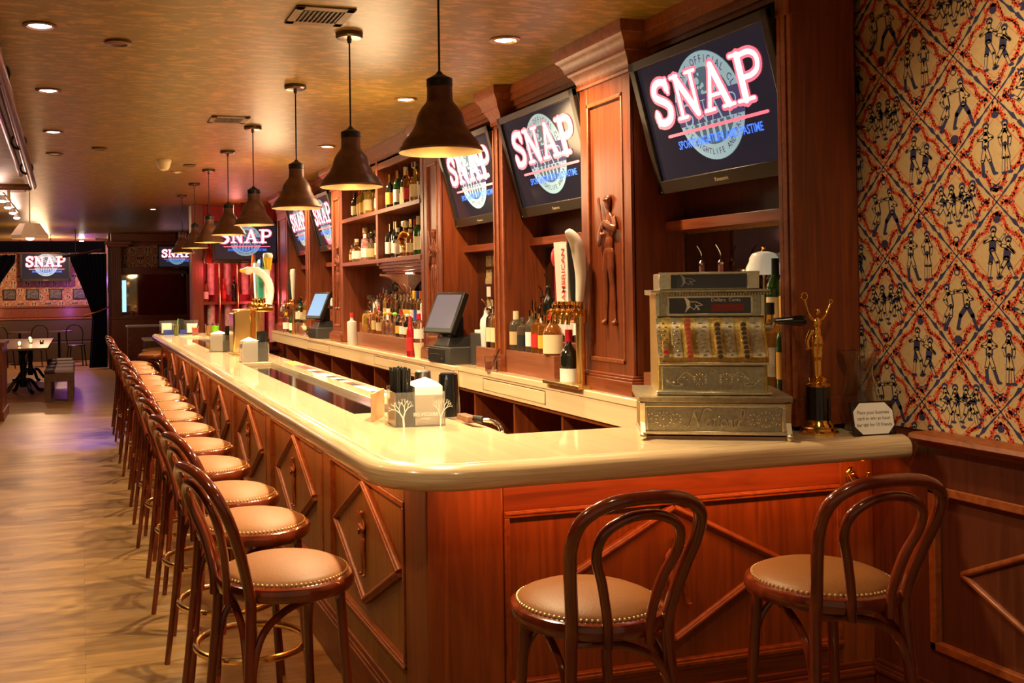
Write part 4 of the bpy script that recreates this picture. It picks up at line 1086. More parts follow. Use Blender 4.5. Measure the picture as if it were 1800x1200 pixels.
def make_bottle(kind, glass, label, cap, r=.037, h=.29, capk='cap', lab=(.14, .48)):
    t = thing('bottle', '', 'bottle')
    q = MB(); q.lathe(prof_bottle(kind, r, h), n=18); q.build('glass_body', glass, t)
    if label is not None:
        q = MB(); z0, z1 = lab[0] * h, lab[1] * h; vs = []; n = 22; R = r * 1.012
        for k in range(n + 1):
            a = -1.75 + 3.5 * k / n - PI * .70
            vs += [(R * math.cos(a), R * math.sin(a), z0), (R * math.cos(a), R * math.sin(a), z1)]
        q.add(vs, [(2 * k, 2 * k + 2, 2 * k + 3, 2 * k + 1) for k in range(n)]); q.build('label', label, t, fixn=False)
    rr_ = r * (.42 if kind != 'jar' else .66)
    q = MB()
    if capk == 'cap': q.cyl((0, 0, h * .86), rr_, h * .14, 14)
    elif capk == 'foil': q.lathe([(rr_ * 1.02, h * .78), (rr_ * .98, h * 1.0), (0, h * 1.0)], n=14)
    elif capk == 'ball': q.ell((0, 0, h * .99), r * .62, 14, 10)
    elif capk == 'stopper': q.lathe([(rr_ * .8, h * .9), (rr_ * 1.5, h * .94), (rr_ * 1.6, h * 1.08), (rr_ * 1.2, h * 1.1), (0, h * 1.1)], n=14)
    elif capk == 'spout':
        q.lathe([(rr_, h * .92), (rr_ * 1.05, h * .95), (rr_ * .5, h * .985), (0, h * .985)], n=10)
        q.tube(catmull([(0, 0, h * .97), (0, 0, h * 1.06), (-r * .35, 0, h * 1.14), (-r * .75, 0, h * 1.2)], 4), r * .09, 8)
    q.build({'spout': 'pour_spout', 'ball': 'ball_stopper', 'stopper': 'stopper'}.get(capk, 'cap'), cap, t)
    return t
BC = {}
NAMES = {'clear_glass': 'clear', 'smoked_glass': 'smoky', 'amber_glass': 'amber', 'gold_liquor_glass': 'golden', 'green_glass': 'green', 'dark_wine_glass': 'dark', 'red_glass': 'red', 'rose_glass': 'rose', 'frosted_bottle': 'frosted white', 'white_matte': 'white',
         'cream_label': 'cream', 'kraft_label': 'tan', 'yellow_label': 'yellow', 'red_label': 'red', 'blue_label': 'blue', 'black_label': 'black', 'white_paper': 'white'}
def bottle(kind, glass, label, cap, x, y, z, r=.037, h=.29, capk='cap', where='', grp=None, k=0, lr=(.14, .48), rz=0.0, seq=None):
    key = (kind, glass.name, label.name if label else '', cap.name, capk, lr)
    desc = '%s bottle%s' % (NAMES.get(glass.name, 'clear'), (', %s label' % NAMES.get(label.name, 'pale')) if label else '')
    lab = '%s, %s from the left %s' % (desc, seq or ords[min(k, 19)], where)
    sc_ = (r / .037, r / .037, h / .29)
    if key not in BC:
        t = make_bottle(kind, glass, label, cap, capk=capk, lab=lr); BC[key] = t
        t.location = (x, y, z); t.scale = sc_; t['label'] = lab; t.rotation_euler = (0, 0, rz)
    else:
        t = dup(BC[key], (x, y, z), (0, 0, rz), lab, scale=sc_)
    if grp: t['group'] = grp
    return t
GC, GS, GA, GG, GN, GD, GR, GP, FR = glass_clear, glass_smoke, glass_amber, glass_gold, glass_green, glass_dark, glass_red, glass_pink, frost
def row(spec, where, grp, z, x0=2.60):
    """spec: list left to right = from far Y to near Y"""
    for k, s in enumerate(spec):
        kind, g, l, c, y, r, h, capk = s[:8]
        bottle(kind, g, l, c, s[8] if len(s) > 8 else x0, y, z, r, h, capk, where, grp, k)
ZS1, ZS2 = 1.874, 2.298
# lower shelf, right bay (left = far)
row([('wine', GD, paper, gold, 8.36, .039, .30, 'foil', 2.56), ('wine', GD, paper, gold, 8.18, .039, .31, 'foil', 2.56), ('shoulder', GC, paper, white, 8.06, .040, .25, 'cap', 2.54), ('shoulder', GA, paper, white, 7.92, .046, .27, 'stopper', 2.56),
     ('liquor', GA, cream, tanl, 7.72, .038, .22, 'cap', 2.54), ('squat', GA, cream, steel, 7.63, .040, .28, 'cap', 2.65), ('wine', GN, cream, tanl, 7.54, .042, .31, 'foil', 2.55), ('wine', GD, cream, redl, 7.44, .040, .33, 'foil', 2.63), ('wine', GN, cream, gold, 7.36, .040, .30, 'foil', 2.54)],
    'on the middle shelf, right bay', 'bottles on the middle shelf, right bay', ZS1)
# lower shelf, left bay
row([('liquor', GA, tanl, steel, 9.58, .034, .17, 'cap', 2.55), ('liquor', GA, cream, steel, 9.46, .034, .19, 'cap', 2.55), ('squat', GC, paper, cream, 9.33, .050, .22, 'cap', 2.53), ('shoulder', GP, paper, tanl, 9.18, .036, .29, 'stopper', 2.57), ('liquor', GP, paper, white, 9.04, .038, .25, 'cap', 2.53),
     ('squat', GS, tanl, black, 8.90, .048, .23, 'stopper', 2.55), ('squat', GG, tanl, steel, 8.76, .042, .24, 'cap', 2.62), ('wine', GC, cream, tanl, 8.66, .038, .31, 'foil', 2.55), ('liquor', GA, tanl, redl, 8.55, .036, .29, 'cap', 2.54)],
    'on the middle shelf, left bay', 'bottles on the middle shelf, left bay', ZS1)
# upper shelf, right bay
row([('wine', GD, yellowl, gold, 8.33, .038, .30, 'foil', 2.56), ('liquor', GD, redl, blackl, 8.22, .034, .24, 'cap', 2.60), ('wine', GN, paper, gold, 8.10, .040, .31, 'foil', 2.56), ('wine', GD, cream, cream, 7.94, .046, .32, 'foil', 2.58),
     ('shoulder', GA, redl, gold, 7.77, .038, .27, 'cap', 2.54), ('squat', GG, cream, chrome, 7.64, .046, .30, 'stopper', 2.56), ('tapered', GC, paper, gold, 7.53, .040, .33, 'foil', 2.58), ('liquor', GC, cream, steel, 7.42, .036, .25, 'cap', 2.55), ('bulb', GC, None, chrome, 7.34, .036, .30, 'stopper', 2.55)],
    'on the top shelf, right bay', 'bottles on the top shelf, right bay', ZS2)
# upper shelf, left bay
row([('wine', GD, cream, black, 9.46, .036, .25, 'foil', 2.55), ('liquor', GG, tanl, redl, 9.34, .036, .27, 'cap', 2.57), ('liquor', GG, yellowl, gold, 9.22, .036, .28, 'cap', 2.56), ('wine', GN, yellowl, black, 9.10, .038, .30, 'foil', 2.57), ('shoulder', GG, tanl, black, 8.97, .042, .29, 'cap', 2.55),
     ('liquor', GC, None, steel, 8.78, .040, .28, 'cap', 2.58), ('liquor', GP, paper, steel, 8.66, .040, .26, 'cap', 2.56), ('wine', GD, blackl, steel, 8.56, .036, .29, 'cap', 2.60)],
    'on the top shelf, left bay', 'bottles on the top shelf, left bay', ZS2)
# second rows, deeper on the shelves
rb = random.Random(21)
for (ya, yb, z, bay, nb) in ((8.36, 7.40, ZS1, 'at the back of middle right shelf', 8), (9.58, 8.60, ZS1, 'at the back of middle left shelf', 8), (8.36, 7.40, ZS2, 'at the back of top right shelf', 8), (9.5, 8.6, ZS2, 'at the back of top left shelf', 7)):
    for k in range(nb):
        y = ya + (yb - ya) * k / (nb - 1) + rb.uniform(-.02, .02)
        g = rb.choice([GD, GC, GA, GG, GN, GD]); l = rb.choice([paper, cream, cream, tanl, yellowl, blackl]); c = rb.choice([gold, black, steel, redl, cream])
        bottle(rb.choice(['wine', 'liquor', 'shoulder', 'wine']), g, l, c, 2.665, y, z, .036, rb.uniform(.28, .335), rb.choice(['cap', 'foil', 'foil', 'cap']), bay, 'back row ' + bay, k)
# gold cap standing among the bottles
q = MB(); q.lathe([(.085, 0), (.09, .01), (.075, .03), (.055, .075), (.03, .095), (0, .10)], n=24, axis='x'); q.tube(catmull([(.0, -.08, .02), (-.02, -.02, .09), (-.01, .08, .02)], 5), .008, 8)
o = q.build('brass_horn', gold); o.location = (2.53, 7.80, ZS1 + .125); o.rotation_euler = (0, -.35, .5); tag(o, 'shiny gold bell shaped ornament leaning among the middle shelf bottles', 'ornament')
q = MB(); q.box(-.06, .06, -.05, .05, 0, .006); q.tube([(0, 0, .006), (0, 0, .05)], .012, 8); o = q.build('ornament_stand', brass_dim); o.location = (2.53, 7.80, ZS1); tag(o, 'small brass stand under the gold bell ornament', 'stand')
q = MB(); q.box(-.004, .004, -.05, .05, 0, .10); o = q.build('picture_card', tanl); o.location = (2.52, 7.87, ZS2 + .001); tag(o, 'small tan card propped in front of the top shelf bottles', 'card')

# wooden bottle boxes on the back counter
def step(x0, x1, y0, y1, h, lab, z=ZC):
    q = MB(); q.box(-(x1 - x0) / 2, (x1 - x0) / 2, -(y1 - y0) / 2, (y1 - y0) / 2, 0, h)
    o = q.build('bottle_step', mah_step, bevel=.002); o.location = ((x0 + x1) / 2, (y0 + y1) / 2, z); tag(o, lab, 'riser'); return o
ZN = ZC; ZF = ZC - .004
step(2.50, 2.60, 3.18, 4.16, .115, 'wooden riser box between the cash register and the carved pilaster')
step(2.485, 2.60, 5.06, 5.71, .135, 'front wooden riser box holding the big labelled bourbon bottle'); step(2.604, 2.752, 4.72, 5.71, .20, 'taller wooden riser box behind the bourbon bottles')
step(2.485, 2.752, 5.89, 6.205, .13, 'wooden riser box under the white juice bottle'); 
step(2.445, 2.56, 7.33, 9.05, .125, 'long wooden box in front of the mirrored bottles', ZF); step(2.564, 2.75, 7.33, 9.4, .20, 'long wooden riser at the mirror under the shelves', ZF)
step(2.672, 2.752, 10.2, 11.15, .30, 'tall narrow riser behind the blue screened till', ZF); step(2.50, 2.75, 11.45, 12.45, .12, 'wooden riser box near the far end of the back counter', ZF)
# box row in front of the mirror
G = 'bottles in the long wooden box'
zz = ZF + .1255
bottle('shoulder', FR, None, redl, 2.42, 9.14, ZF, .046, .30, 'cap', 'beside the long wooden box', None, 0, seq='first')
cols = [('jar', GG, None, brass, 8.93, .050, .20, 'cap'), ('liquor', GC, None, steel, 8.80, .036, .20, 'spout'), ('liquor', GA, tanl, steel, 8.66, .036, .24, 'spout'), ('liquor', GC, tanl, chrome, 8.52, .034, .21, 'spout'), ('bulb', GC, None, yellow, 8.36, .034, .185, 'ball'),
        ('bulb', GC, None, orange, 8.22, .034, .185, 'ball'), ('bulb', GC, None, greenl, 8.08, .034, .185, 'ball'), ('liquor', GD, yellowl, black, 7.96, .032, .19, 'spout'), ('liquor', GC, paper, black, 7.85, .034, .185, 'spout'), ('liquor', GD, cream, white, 7.74, .032, .18, 'ball'), ('liquor', GC, cream, white, 7.62, .032, .18, 'spout')]
row(cols, 'in the long wooden box', G, zz, 2.51)
zz2 = ZF + .2005
cols = [('jar', GC, None, glass_smoke, 9.22, .050, .24, 'stopper'), ('shoulder', FR, None, chrome, 9.05, .044, .26, 'cap'), ('bulb', GR, None, redl, 8.94, .040, .28, 'cap'), ('liquor', GC, None, chrome, 8.84, .038, .33, 'cap'), ('liquor', GG, tanl, chrome, 8.74, .038, .31, 'cap'), ('liquor', GC, paper, black, 8.63, .040, .30, 'spout'),
        ('bulb', GC, None, black, 8.50, .046, .33, 'stopper'), ('liquor', GC, None, chrome, 8.36, .038, .29, 'spout'), ('liquor', GC, redl, chrome, 8.26, .036, .30, 'spout'), ('liquor', GC, yellowl, chrome, 8.16, .036, .30, 'spout'), ('liquor', GC, yellowl, chrome, 8.06, .036, .30, 'spout'), ('liquor', GC, paper, yellow, 7.96, .036, .30, 'foil'),
        ('liquor', GC, bluel, bluel, 7.87, .036, .30, 'foil'), ('liquor', GC, paper, orange, 7.78, .036, .30, 'foil'), ('shoulder', FR, paper, redl, 7.67, .046, .27, 'cap'), ('liquor', GC, cream, chrome, 7.56, .038, .29, 'spout')]
row(cols, 'at the mirror under the shelves', 'bottles at the mirror under the shelves', zz2, 2.645)
bottle('wine', GR, redl, redl, 2.41, 7.36, ZF, .030, .31, 'foil', 'in front of the long box', None, 0, seq='first'); 
bottle('wine', GR, redl, redl, 2.44, 7.46, ZF, .030, .27, 'foil', 'in front of the long box', None, 1, seq='second')
bottle('liquor', GC, paper, redp, 2.45, 7.27, ZF + .11, .040, .22, 'foil', 'standing in the pale cup', None, 0, seq='only')
q = MB(); q.lathe([(.034, 0), (.044, .11), (.041, .11), (.031, .006), (0, .006)], n=24); o = q.build('pint_glass', cream); o.location = (2.45, 7.27, ZF); tag(o, 'pale tapered cup on the back counter by the till', 'cup')
# bay behind the taps (nearest carved pilaster's left)
zz = ZN + .1355
row([('liquor', GS, tanl, cream, 5.66, .040, .235, 'foil'), ('shoulder', GS, blackl, steel, 5.56, .036, .20, 'cap'), ('liquor', GS, blackl, gold, 5.50, .034, .30, 'foil', 2.575), ('liquor', GS, paper, gold, 5.44, .036, .245, 'cap'), ('shoulder', GA, redl, gold, 5.36, .038, .23, 'cap'), ('shoulder', GA, yellowl, gold, 5.27, .036, .22, 'cap')],
    'on the riser by the brass taps', 'bottles on the front riser left of the pilaster', zz, 2.53)
bottle('squat', GA, cream, redp, 2.52, 5.14, zz, .055, .25, 'foil', 'of the squat ones on the front riser', None, 0, lr=(.04, .46), seq='last')
row([('liquor', GC, paper, black, 5.60, .036, .27, 'spout'), ('liquor', GD, None, black, 5.52, .036, .33, 'spout'), ('liquor', GC, None, black, 5.42, .036, .29, 'cap'), ('liquor', GC, paper, bluel, 5.32, .038, .33, 'foil'), ('squat', GC, paper, steel, 5.22, .046, .27, 'cap'), ('liquor', GC, paper, blackl, 5.12, .038, .31, 'foil'),
     ('liquor', GC, bluel, bluel, 5.02, .038, .27, 'cap'), ('liquor', GC, bluel, teal, 4.92, .040, .28, 'cap'), ('liquor', GD, redl, black, 4.80, .038, .28, 'cap')],
    'on the back riser behind the taps', 'bottles on the back riser left of the pilaster', ZN + .2005, 2.68)
bottle('squat', GD, paper, redp, 2.46, 4.83, ZN, .048, .29, 'foil', 'on the counter by the brass tap', None, 0, lr=(.04, .3), seq='only')
# bay of the second till
row([('tapered', white, None, chrome, 6.155, .042, .26, 'spout'), ('liquor', GC, cream, chrome, 6.07, .036, .27, 'spout'), ('liquor', GD, paper, black, 6.03, .036, .36, 'cap', 2.64), ('liquor', GA, cream, black, 5.99, .036, .27, 'spout'), ('liquor', GA, cream, redl, 5.925, .036, .26, 'cap')],
    'on the riser right of the till', 'bottles on the riser right of the till', ZN + .1305, 2.54)
# behind the cash register
row([('squat', GD, paper, blackl, 4.10, .048, .30, 'foil', 2.56)], 'between pilaster and cash register', None, ZN + .1155)
zr = ZN + .1155; zr2 = ZN + .3205
step(2.604, 2.752, 3.18, 4.16, .32, 'tall wooden riser tier behind the cash register')
row([('liquor', GA, redl, redl, 4.02, .030, .24, 'cap', 2.70), ('liquor', GP, None, chrome, 3.95, .032, .31, 'spout', 2.68), ('liquor', GC, None, chrome, 3.875, .032, .25, 'cap', 2.70), ('liquor', GP, None, chrome, 3.81, .032, .31, 'spout', 2.68), ('liquor', GD, None, black, 3.75, .030, .25, 'cap', 2.70), ('bulb', GC, None, chrome, 3.69, .032, .24, 'stopper', 2.70),
     ('liquor', GC, None, chrome, 3.62, .030, .25, 'cap', 2.70), ('wine', GN, cream, black, 3.46, .036, .30, 'foil', 2.69)], 'in the row behind the cash register', 'back row behind the cash register', zr2)
row([('liquor', GG, yellowl, black, 3.385, .034, .31, 'cap', 2.69), ('bulb', FR, None, black, 3.295, .048, .32, 'cap', 2.67), ('bulb', GG, None, tanl, 3.22, .040, .30, 'cap', 2.69)], 'on the tall tier right of the register', 'tall tier right of the register', zr2)
row([('liquor', GA, blackl, gold, 3.50, .040, .36, 'cap', 2.55), ('liquor', GG, yellowl, black, 3.41, .038, .33, 'cap', 2.55), ('shoulder', GG, paper, black, 3.315, .040, .33, 'cap', 2.55), ('liquor', GN, yellowl, gold, 3.225, .036, .30, 'foil', 2.55)],
    'right of the cash register', 'bottles right of the cash register', zr)
# far bays
row([('liquor', GC, paper, black, 11.05, .034, .26, 'spout'), ('liquor', GD, redl, black, 10.93, .034, .28, 'spout'), ('liquor', GC, None, black, 10.80, .034, .27, 'spout'), ('liquor', GC, paper, chrome, 10.68, .034, .27, 'spout'), ('liquor', GC, None, chrome, 10.55, .034, .28, 'spout'), ('liquor', GC, cream, black, 10.42, .034, .26, 'spout'), ('liquor', GC, None, chrome, 10.30, .034, .28, 'spout')],
    'behind the blue screened till', 'bottles behind the blue screened till', ZF + .3005, 2.712)
row([('liquor', GC, paper, chrome, 12.35, .036, .27, 'cap'), ('wine', GN, cream, black, 12.2, .038, .30, 'foil'), ('liquor', GC, cream, chrome, 12.05, .04, .27, 'spout'), ('tapered', GG, cream, chrome, 11.85, .045, .33, 'spout'), ('tapered', GC, cream, chrome, 11.65, .045, .36, 'spout')],
    'on the far riser', 'bottles on the far riser', ZF + .1205, 2.58)
bottle('liquor', GC, paper, yellow, 2.46, 12.5, ZF, .045, .24, 'cap', 'at the far counter end', None, 0, seq='first')
bottle('wine', GN, paper, black, 2.43, 12.0, ZF, .036, .26, 'cap', 'at the far counter end', None, 1, seq='second')

# ------------------------------------------------------------------ tills and small machines
def till(loc, rz, lab, scr, rect):
    t = thing('till', lab, 'till', loc, (0, 0, rz))
    q = MB(); q.box(-.19, .19, -.16, .13, 0, .115); q.build('cash_drawer', charcoal, t, bevel=.005)
    q = MB(); q.box(-.19, .10, -.165, -.158, .012, .10); q.box(-.15, .02, -.167, -.16, .058, .064); q.build('drawer_front', black, t, bevel=.002)
    q = MB(); q.cyl((.06, -.168, .03), .009, .01, 14, 'y'); q.build('lock', chrome, t)
    q = MB(); q.taper(-.17, .08, -.13, .12, .115, .18, .03, .03); q.box(-.11, -.02, -.05, .04, .16, .32); q.build('stand', black, t, bevel=.006)
    M = Matrix.Rotation(-.42, 3, 'X')
    M = Matrix.Rotation(.22, 3, 'Z') @ M
    sc_ = MB(lambda x, y, z: tuple(M @ Vector((x, y, z)) + Vector((-.085, -.085, .35))))
    sc_.box(-.17, .17, 0, .045, -.155, .155); sc_.build('screen_housing', black, t, bevel=.006)
    sc_ = MB(lambda x, y, z: tuple(M @ Vector((x, y, z)) + Vector((-.085, -.085, .35)))); sc_.box(-.145, .145, -.002, .002, -.12, .135); s = sc_.build('touch_screen', scr, t, smooth=False)
    return t
till((2.535, 6.63, ZF), -PI / 2 + .05, 'black touch screen till on the back counter, dark grey screen', pos_grey, 1)
till((2.535, 10.62, ZF), -PI / 2 + .04, 'black touch screen till farther along, lit blue screen', pos_blue, 1)
t = thing('receipt_printer', 'black receipt printer with white paper on top beside the till', 'printer', (2.62, 6.32, ZN)); t.rotation_euler = (0, 0, -PI / 2)
q = MB(); q.box(-.10, .09, -.09, .09, 0, .21); q.box(-.102, .092, -.092, .092, .125, .130); q.build('body', charcoal, t, bevel=.006)
q = MB(); q.box(-.07, .08, -.07, .08, .211, .232); q.build('paper_stack', paper, t, bevel=.002)
for k, (y, z, w, h) in enumerate(((6.62, 1.80, .10, .075), (6.50, 1.80, .10, .075), (6.62, 1.71, .10, .06), (6.63, 1.66, .11, .04), (6.63, 1.585, .07, .07), (6.61, 1.485, .11, .09))):
    q = MB(); q.box(-.001, .001, -w / 2, w / 2, -h / 2, h / 2); o = q.build('banknote' if k not in (4,) else 'paper_note', money if k != 4 else paper, smooth=False); o.location = (XB - .0075, y, z)
    tag(o, ['upper left taped banknote on the wood behind the printer', 'upper right taped banknote on the wood behind the printer', 'taped banknote in the middle of the column', 'torn pale banknote in the taped column', 'small white note taped under the banknotes', 'lowest taped banknote beside the printer'][k], 'banknote' if k != 4 else 'note', 'notes taped to the back bar')
# rocks glass with pink drink and black straw
t = thing('rocks_glass', 'square pink drink glass with black straw on the back counter', 'glass', (2.42, 5.80, ZN))
q = MB(); q.lathe([(.036, 0), (.040, .09), (.037, .09), (.033, .012), (0, .012)], n=24); q.build('glass', glass_clear, t)
q = MB(); q.lathe([(.0, .013), (.032, .013), (.035, .062), (0, .062)], n=20); q.build('drink', glass_pink, t)
q = MB(); q.tube([(.0, .01, .015), (.03, -.07, .14)], .004, 8); q.build('straw', black, t)
q = MB(); q.box(-.08, .08, -.045, .045, 0, .075); o = q.build('glass_block', mah_step, bevel=.002); o.location = (2.53, 5.80, ZN); tag(o, 'small wooden block behind the pink drink', 'block')
# glass jar, grey shaker and cocktail tools at the far end
q = MB(); q.lathe([(.03, 0), (.05, .02), (.055, .06), (.04, .10), (.015, .125), (.012, .14), (0, .145)], n=20); o = q.build('glass_cloche', glass_clear); o.location = (2.43, 11.35, ZF); tag(o, 'small clear glass dome with green knob on the back counter', 'dome')

# ------------------------------------------------------------------ beer taps
def tap(parent, x, y, z, m, kind, h=.26, lean=0.0):
    q = MB(); q.lathe([(.016, 0), (.02, .01), (.013, .03), (.011, .055), (.018, .06), (.012, .075), (0, .075)], (x, y, z), 14); q.tube(catmull([(x, y, z + .03), (x - .05, y, z + .02), (x - .065, y, z - .04)], 4), .010, 8); q.build('faucet', gold, parent)
    q = MB(); zb = z + .075
    if kind == 'paddle': q.taper(x - .018, x + .018, y - .035, y + .035, zb, zb + h, -.008, -.012)
    elif kind == 'white_curve': q.tube(catmull([(x, y, zb), (x + .01, y, zb + h * .4), (x - .01, y, zb + h * .8), (x - .06, y, zb + h)], 5), [.018, .02, .022, .024, .026, .028, .030, .032, .034, .034, .034, .032, .030, .026, .022, .016], 12)
    elif kind == 'bottle': q.lathe([(.014, 0), (.018, .03), (.032, .09), (.036, h * .6), (.020, h * .85), (.018, h), (0, h)], (x, y, zb), 16)
    elif kind == 'round': q.cyl((x, y, zb), .010, h * .6, 10); q.ell((x, y, zb + h * .78), (.018, .055, .055), 16, 10)
    elif kind == 'taper': q.lathe([(.012, 0), (.016, .02), (.034, h * .85), (.030, h * .97), (0, h)], (x, y, zb), 18)
    q.build('tap_handle', m, parent)
t = thing('beer_tap_tower', 'brass beer tap tower on the back counter beside the carved pilaster', 'beer tap', (2.43, 4.62, ZN))
q = MB(); q.box(-.055, .04, -.05, .36, 0, .018); q.build('base_plate', brass_dim, t, bevel=.003)
q = MB(); q.cyl((0, .02, .018), .024, .34, 20); q.tube([(0, -.0, .36), (0, .30, .36)], .030, 16); q.cyl((0, .02, .33), .034, .07, 20); q.build('column', brass, t)
tap(t, -.02, .24, .365, redp, 'round', .30); tap(t, -.02, .17, .365, white, 'paddle', .31); tap(t, -.02, .11, .365, paper, 'paddle', .30); tap(t, -.02, .05, .365, black, 'taper', .34); tap(t, -.02, -.01, .365, white, 'white_curve', .36)
q = MB()
put_text(q, 'AMERICAN', lambda x, y, z: (-.0465, .11 + y, .58 + x), .055, off=.01); q.build('handle_lettering', redl, t, smooth=False)
# polished tower on the bar
t = thing('brass_beer_tower', 'large polished brass beer tower standing on the bar', 'beer tap', (1.33, 8.55, ZB))
q = MB()
prof2 = [(-.12, 0), (-.12, .33)] + [(-.12 + .055 * (1 - math.cos(a)), .33 + .05 * math.sin(a)) for a in [k * PI / 12 for k in range(1, 7)]] + [(.03, .38), (.03, 0)]
q.prism(prof2, -.13, .13, 'y'); q.build('tower_box', brass, t, bevel=.012)
q = MB(); q.cyl((.09, -.02, 0), .055, .385, 32); q.build('tower_column', brass, t)
q = MB(); q.box(-.135, .16, -.15, .15, 0, .015); q.build('base_plate', brass_dim, t, bevel=.003)
q = MB(); q.box(.05, .19, -.30, .30, .36, .40); q.build('tap_rail', gold, t, bevel=.01)
for k, (yy, m_, kd, hh) in enumerate(((.26, bentwood, 'bottle', .38), (.19, teal, 'round', .36), (.10, white, 'paddle', .30), (.02, blue, 'bottle', .34), (-.07, teal, 'paddle', .26), (-.15, paper, 'paddle', .24))):
    tap(t, .12 + .035 * (k % 2), yy, .395, m_, kd, hh)
q = MB(); q.lathe([(.024, 0), (.040, .11), (0, .11)], (.19, -.05, .70), 20); q.build('pint_ornament', beer_m, t)
q = MB(); q.lathe([(.041, 0), (.044, .02), (.036, .04), (0, .045)], (.19, -.05, .81), 20); q.build('foam_ornament', foam_m, t)
q = MB(); q.tube([(.19, -.05, .45), (.19, -.05, .70)], .012, 8); q.build('pint_ornament_rod', blue, t)
q = MB(); q.tube(catmull([(.155, -.26, .42), (.17, -.26, .52), (.14, -.26, .63), (.06, -.26, .70), (-.0, -.26, .70)], 5), [.030] * 6 + [.035] * 5 + [.032] * 5 + [.026] * 5, 12); q.ell((-.01, -.26, .70), (.04, .032, .034)); q.build('duck_handle', white, t)
q = MB(); q.lathe([(.020, 0), (.012, .04), (0, .05)], (-.04, -.26, .70), 12, 'z', Matrix.Rotation(-PI / 2, 3, 'Y')); q.build('duck_beak', yellow, t)
# second small tower near the far end of the back counter
t = thing('far_beer_tap', 'small brass tap with white and black handles near the far carved pilaster', 'beer tap', (2.40, 11.75, ZF))
q = MB(); q.cyl((0, 0, 0), .022, .32, 18); q.tube([(0, -.12, .33), (0, .12, .33)], .026, 14); q.build('column', brass, t)
tap(t, -.02, -.08, .335, white, 'taper', .36); tap(t, -.02, .06, .335, blackl, 'bottle', .30)

# ------------------------------------------------------------------ cash register
reg = thing('cash_register', 'antique embossed brass and nickel cash register on the bar corner', 'cash register', (2.186, 3.208, ZB), (0, 0, math.radians(-27)))
W2 = .238
q = MB()
q.box(-W2, W2, -.19, .165, .012, .128); q.build('base_cabinet', nickel_brass, reg, bevel=.003)
q = MB(); q.box(-W2 + .002, W2 - .002, -.20, -.185, .016, .126); q.build('drawer_plate', nickel, reg, bevel=.002)
q = MB()
for a in ((-W2 + .002, W2 - .002, .112, .126), (-W2 + .002, W2 - .002, .016, .030), (-W2 + .002, -W2 + .016, .03, .112), (W2 - .016, W2 - .002, .03, .112)): q.box(a[0], a[1], -.207, -.199, a[2], a[3])
q.build('drawer_frame', nickel_hi, reg, bevel=.003)
q = MB(); q.prism([(-.21, .128), (-.222, .133), (-.224, .146), (-.215, .152), (.17, .152), (.17, .128)], -W2 - .016, W2 + .016, 'x'); q.build('drawer_ledge', nickel, reg)
q = MB(); q.box(-W2 - .004, W2 + .004, -.20, .17, 0, .010); q.build('felt_pad', mat('pad_tan', (.34, .22, .16), .8), reg)
for s in (-1, 1):
    q = MB(); q.prism([(-.235, .012), (-.20, .012), (-.195, .06), (-.205, .128), (-.222, .128), (-.21, .06)], s * (W2 + .004) - .008, s * (W2 + .004) + .008, 'x'); q.ell((s * (W2 + .004), -.232, .014), (.012, .016, .014)); q.build('corner_bracket', nickel_hi, reg)
# raised lettering and rosettes on the drawer
def rosette(q, cx, cz, y, R, petals=12):
    q.torus((cx, y, cz), R * .45, R * .07, 20, 6, 'xz'); q.ell((cx, y, cz), (R * .2, .004, R * .2), 10, 6); q.torus((cx, y, cz), R * .72, R * .05, 24, 6, 'xz')
    for k in range(petals):
        a = 2 * PI * k / petals; q.ell((cx + R * .95 * math.cos(a), y, cz + R * .95 * math.sin(a)), (R * .16, .003, R * .16), 8, 4)
q = MB()
for s in (-1, 1):
    q = MB(); rosette(q, s * .170, .071, -.201, .026); rosette(q, s * .170 - .042, .071, -.201, .018, 9); rosette(q, s * .170 + .042, .071, -.201, .018, 9)
    q.build('rosette_ornament', nickel_hi, reg)
q = MB()
def script(pts, w=.0035): q.tube([(x, -.2015, z) for x, z in [tuple(v)[:2] for v in catmull([(a, b, 0) for a, b in pts], 4)]], w, 6)
B0 = -.090; bz = .046
script([(B0 - .012, bz + .004), (B0 - .004, bz - .004), (B0 + .008, bz + .004), (B0 + .022, bz + .050), (B0 + .034, bz + .058)], .004)
script([(B0 + .022, bz + .052), (B0 + .036, bz + .004), (B0 + .040, bz - .002)], .0048); script([(B0 + .040, bz), (B0 + .054, bz + .052), (B0 + .07, bz + .062), (B0 + .08, bz + .055)], .004)
x = B0 + .060
script([(x + .018, bz + .024), (x + .006, bz + .026), (x, bz + .010), (x + .008, bz), (x + .018, bz + .012), (x + .020, bz + .024), (x + .018, bz), (x + .024, bz)])
x += .026; script([(x + .008, bz + .042), (x + .002, bz), (x + .010, bz)]); script([(x - .002, bz + .026), (x + .014, bz + .028)])
x += .014; script([(x + .004, bz + .024), (x, bz), (x + .008, bz)]); q.ell((x + .006, -.2015, bz + .034), (.0035, .003, .0035), 8, 4)
x += .012; script([(x + .010, bz + .024), (x, bz + .012), (x + .008, bz), (x + .018, bz + .012), (x + .010, bz + .024)])
x += .022; script([(x + .004, bz + .024), (x, bz)]); script([(x, bz + .006), (x + .012, bz + .024), (x + .014, bz), (x + .020, bz)])
x += .022; script([(x + .016, bz + .024), (x + .004, bz + .024), (x, bz + .008), (x + .008, bz), (x + .018, bz + .024), (x + .016, bz), (x + .022, bz)])
x += .024; script([(x, bz + .004), (x + .010, bz + .050), (x + .002, bz + .058), (x - .002, bz + .048), (x + .004, bz), (x + .012, bz)], .004)
q.build('script_lettering', nickel_hi, reg)
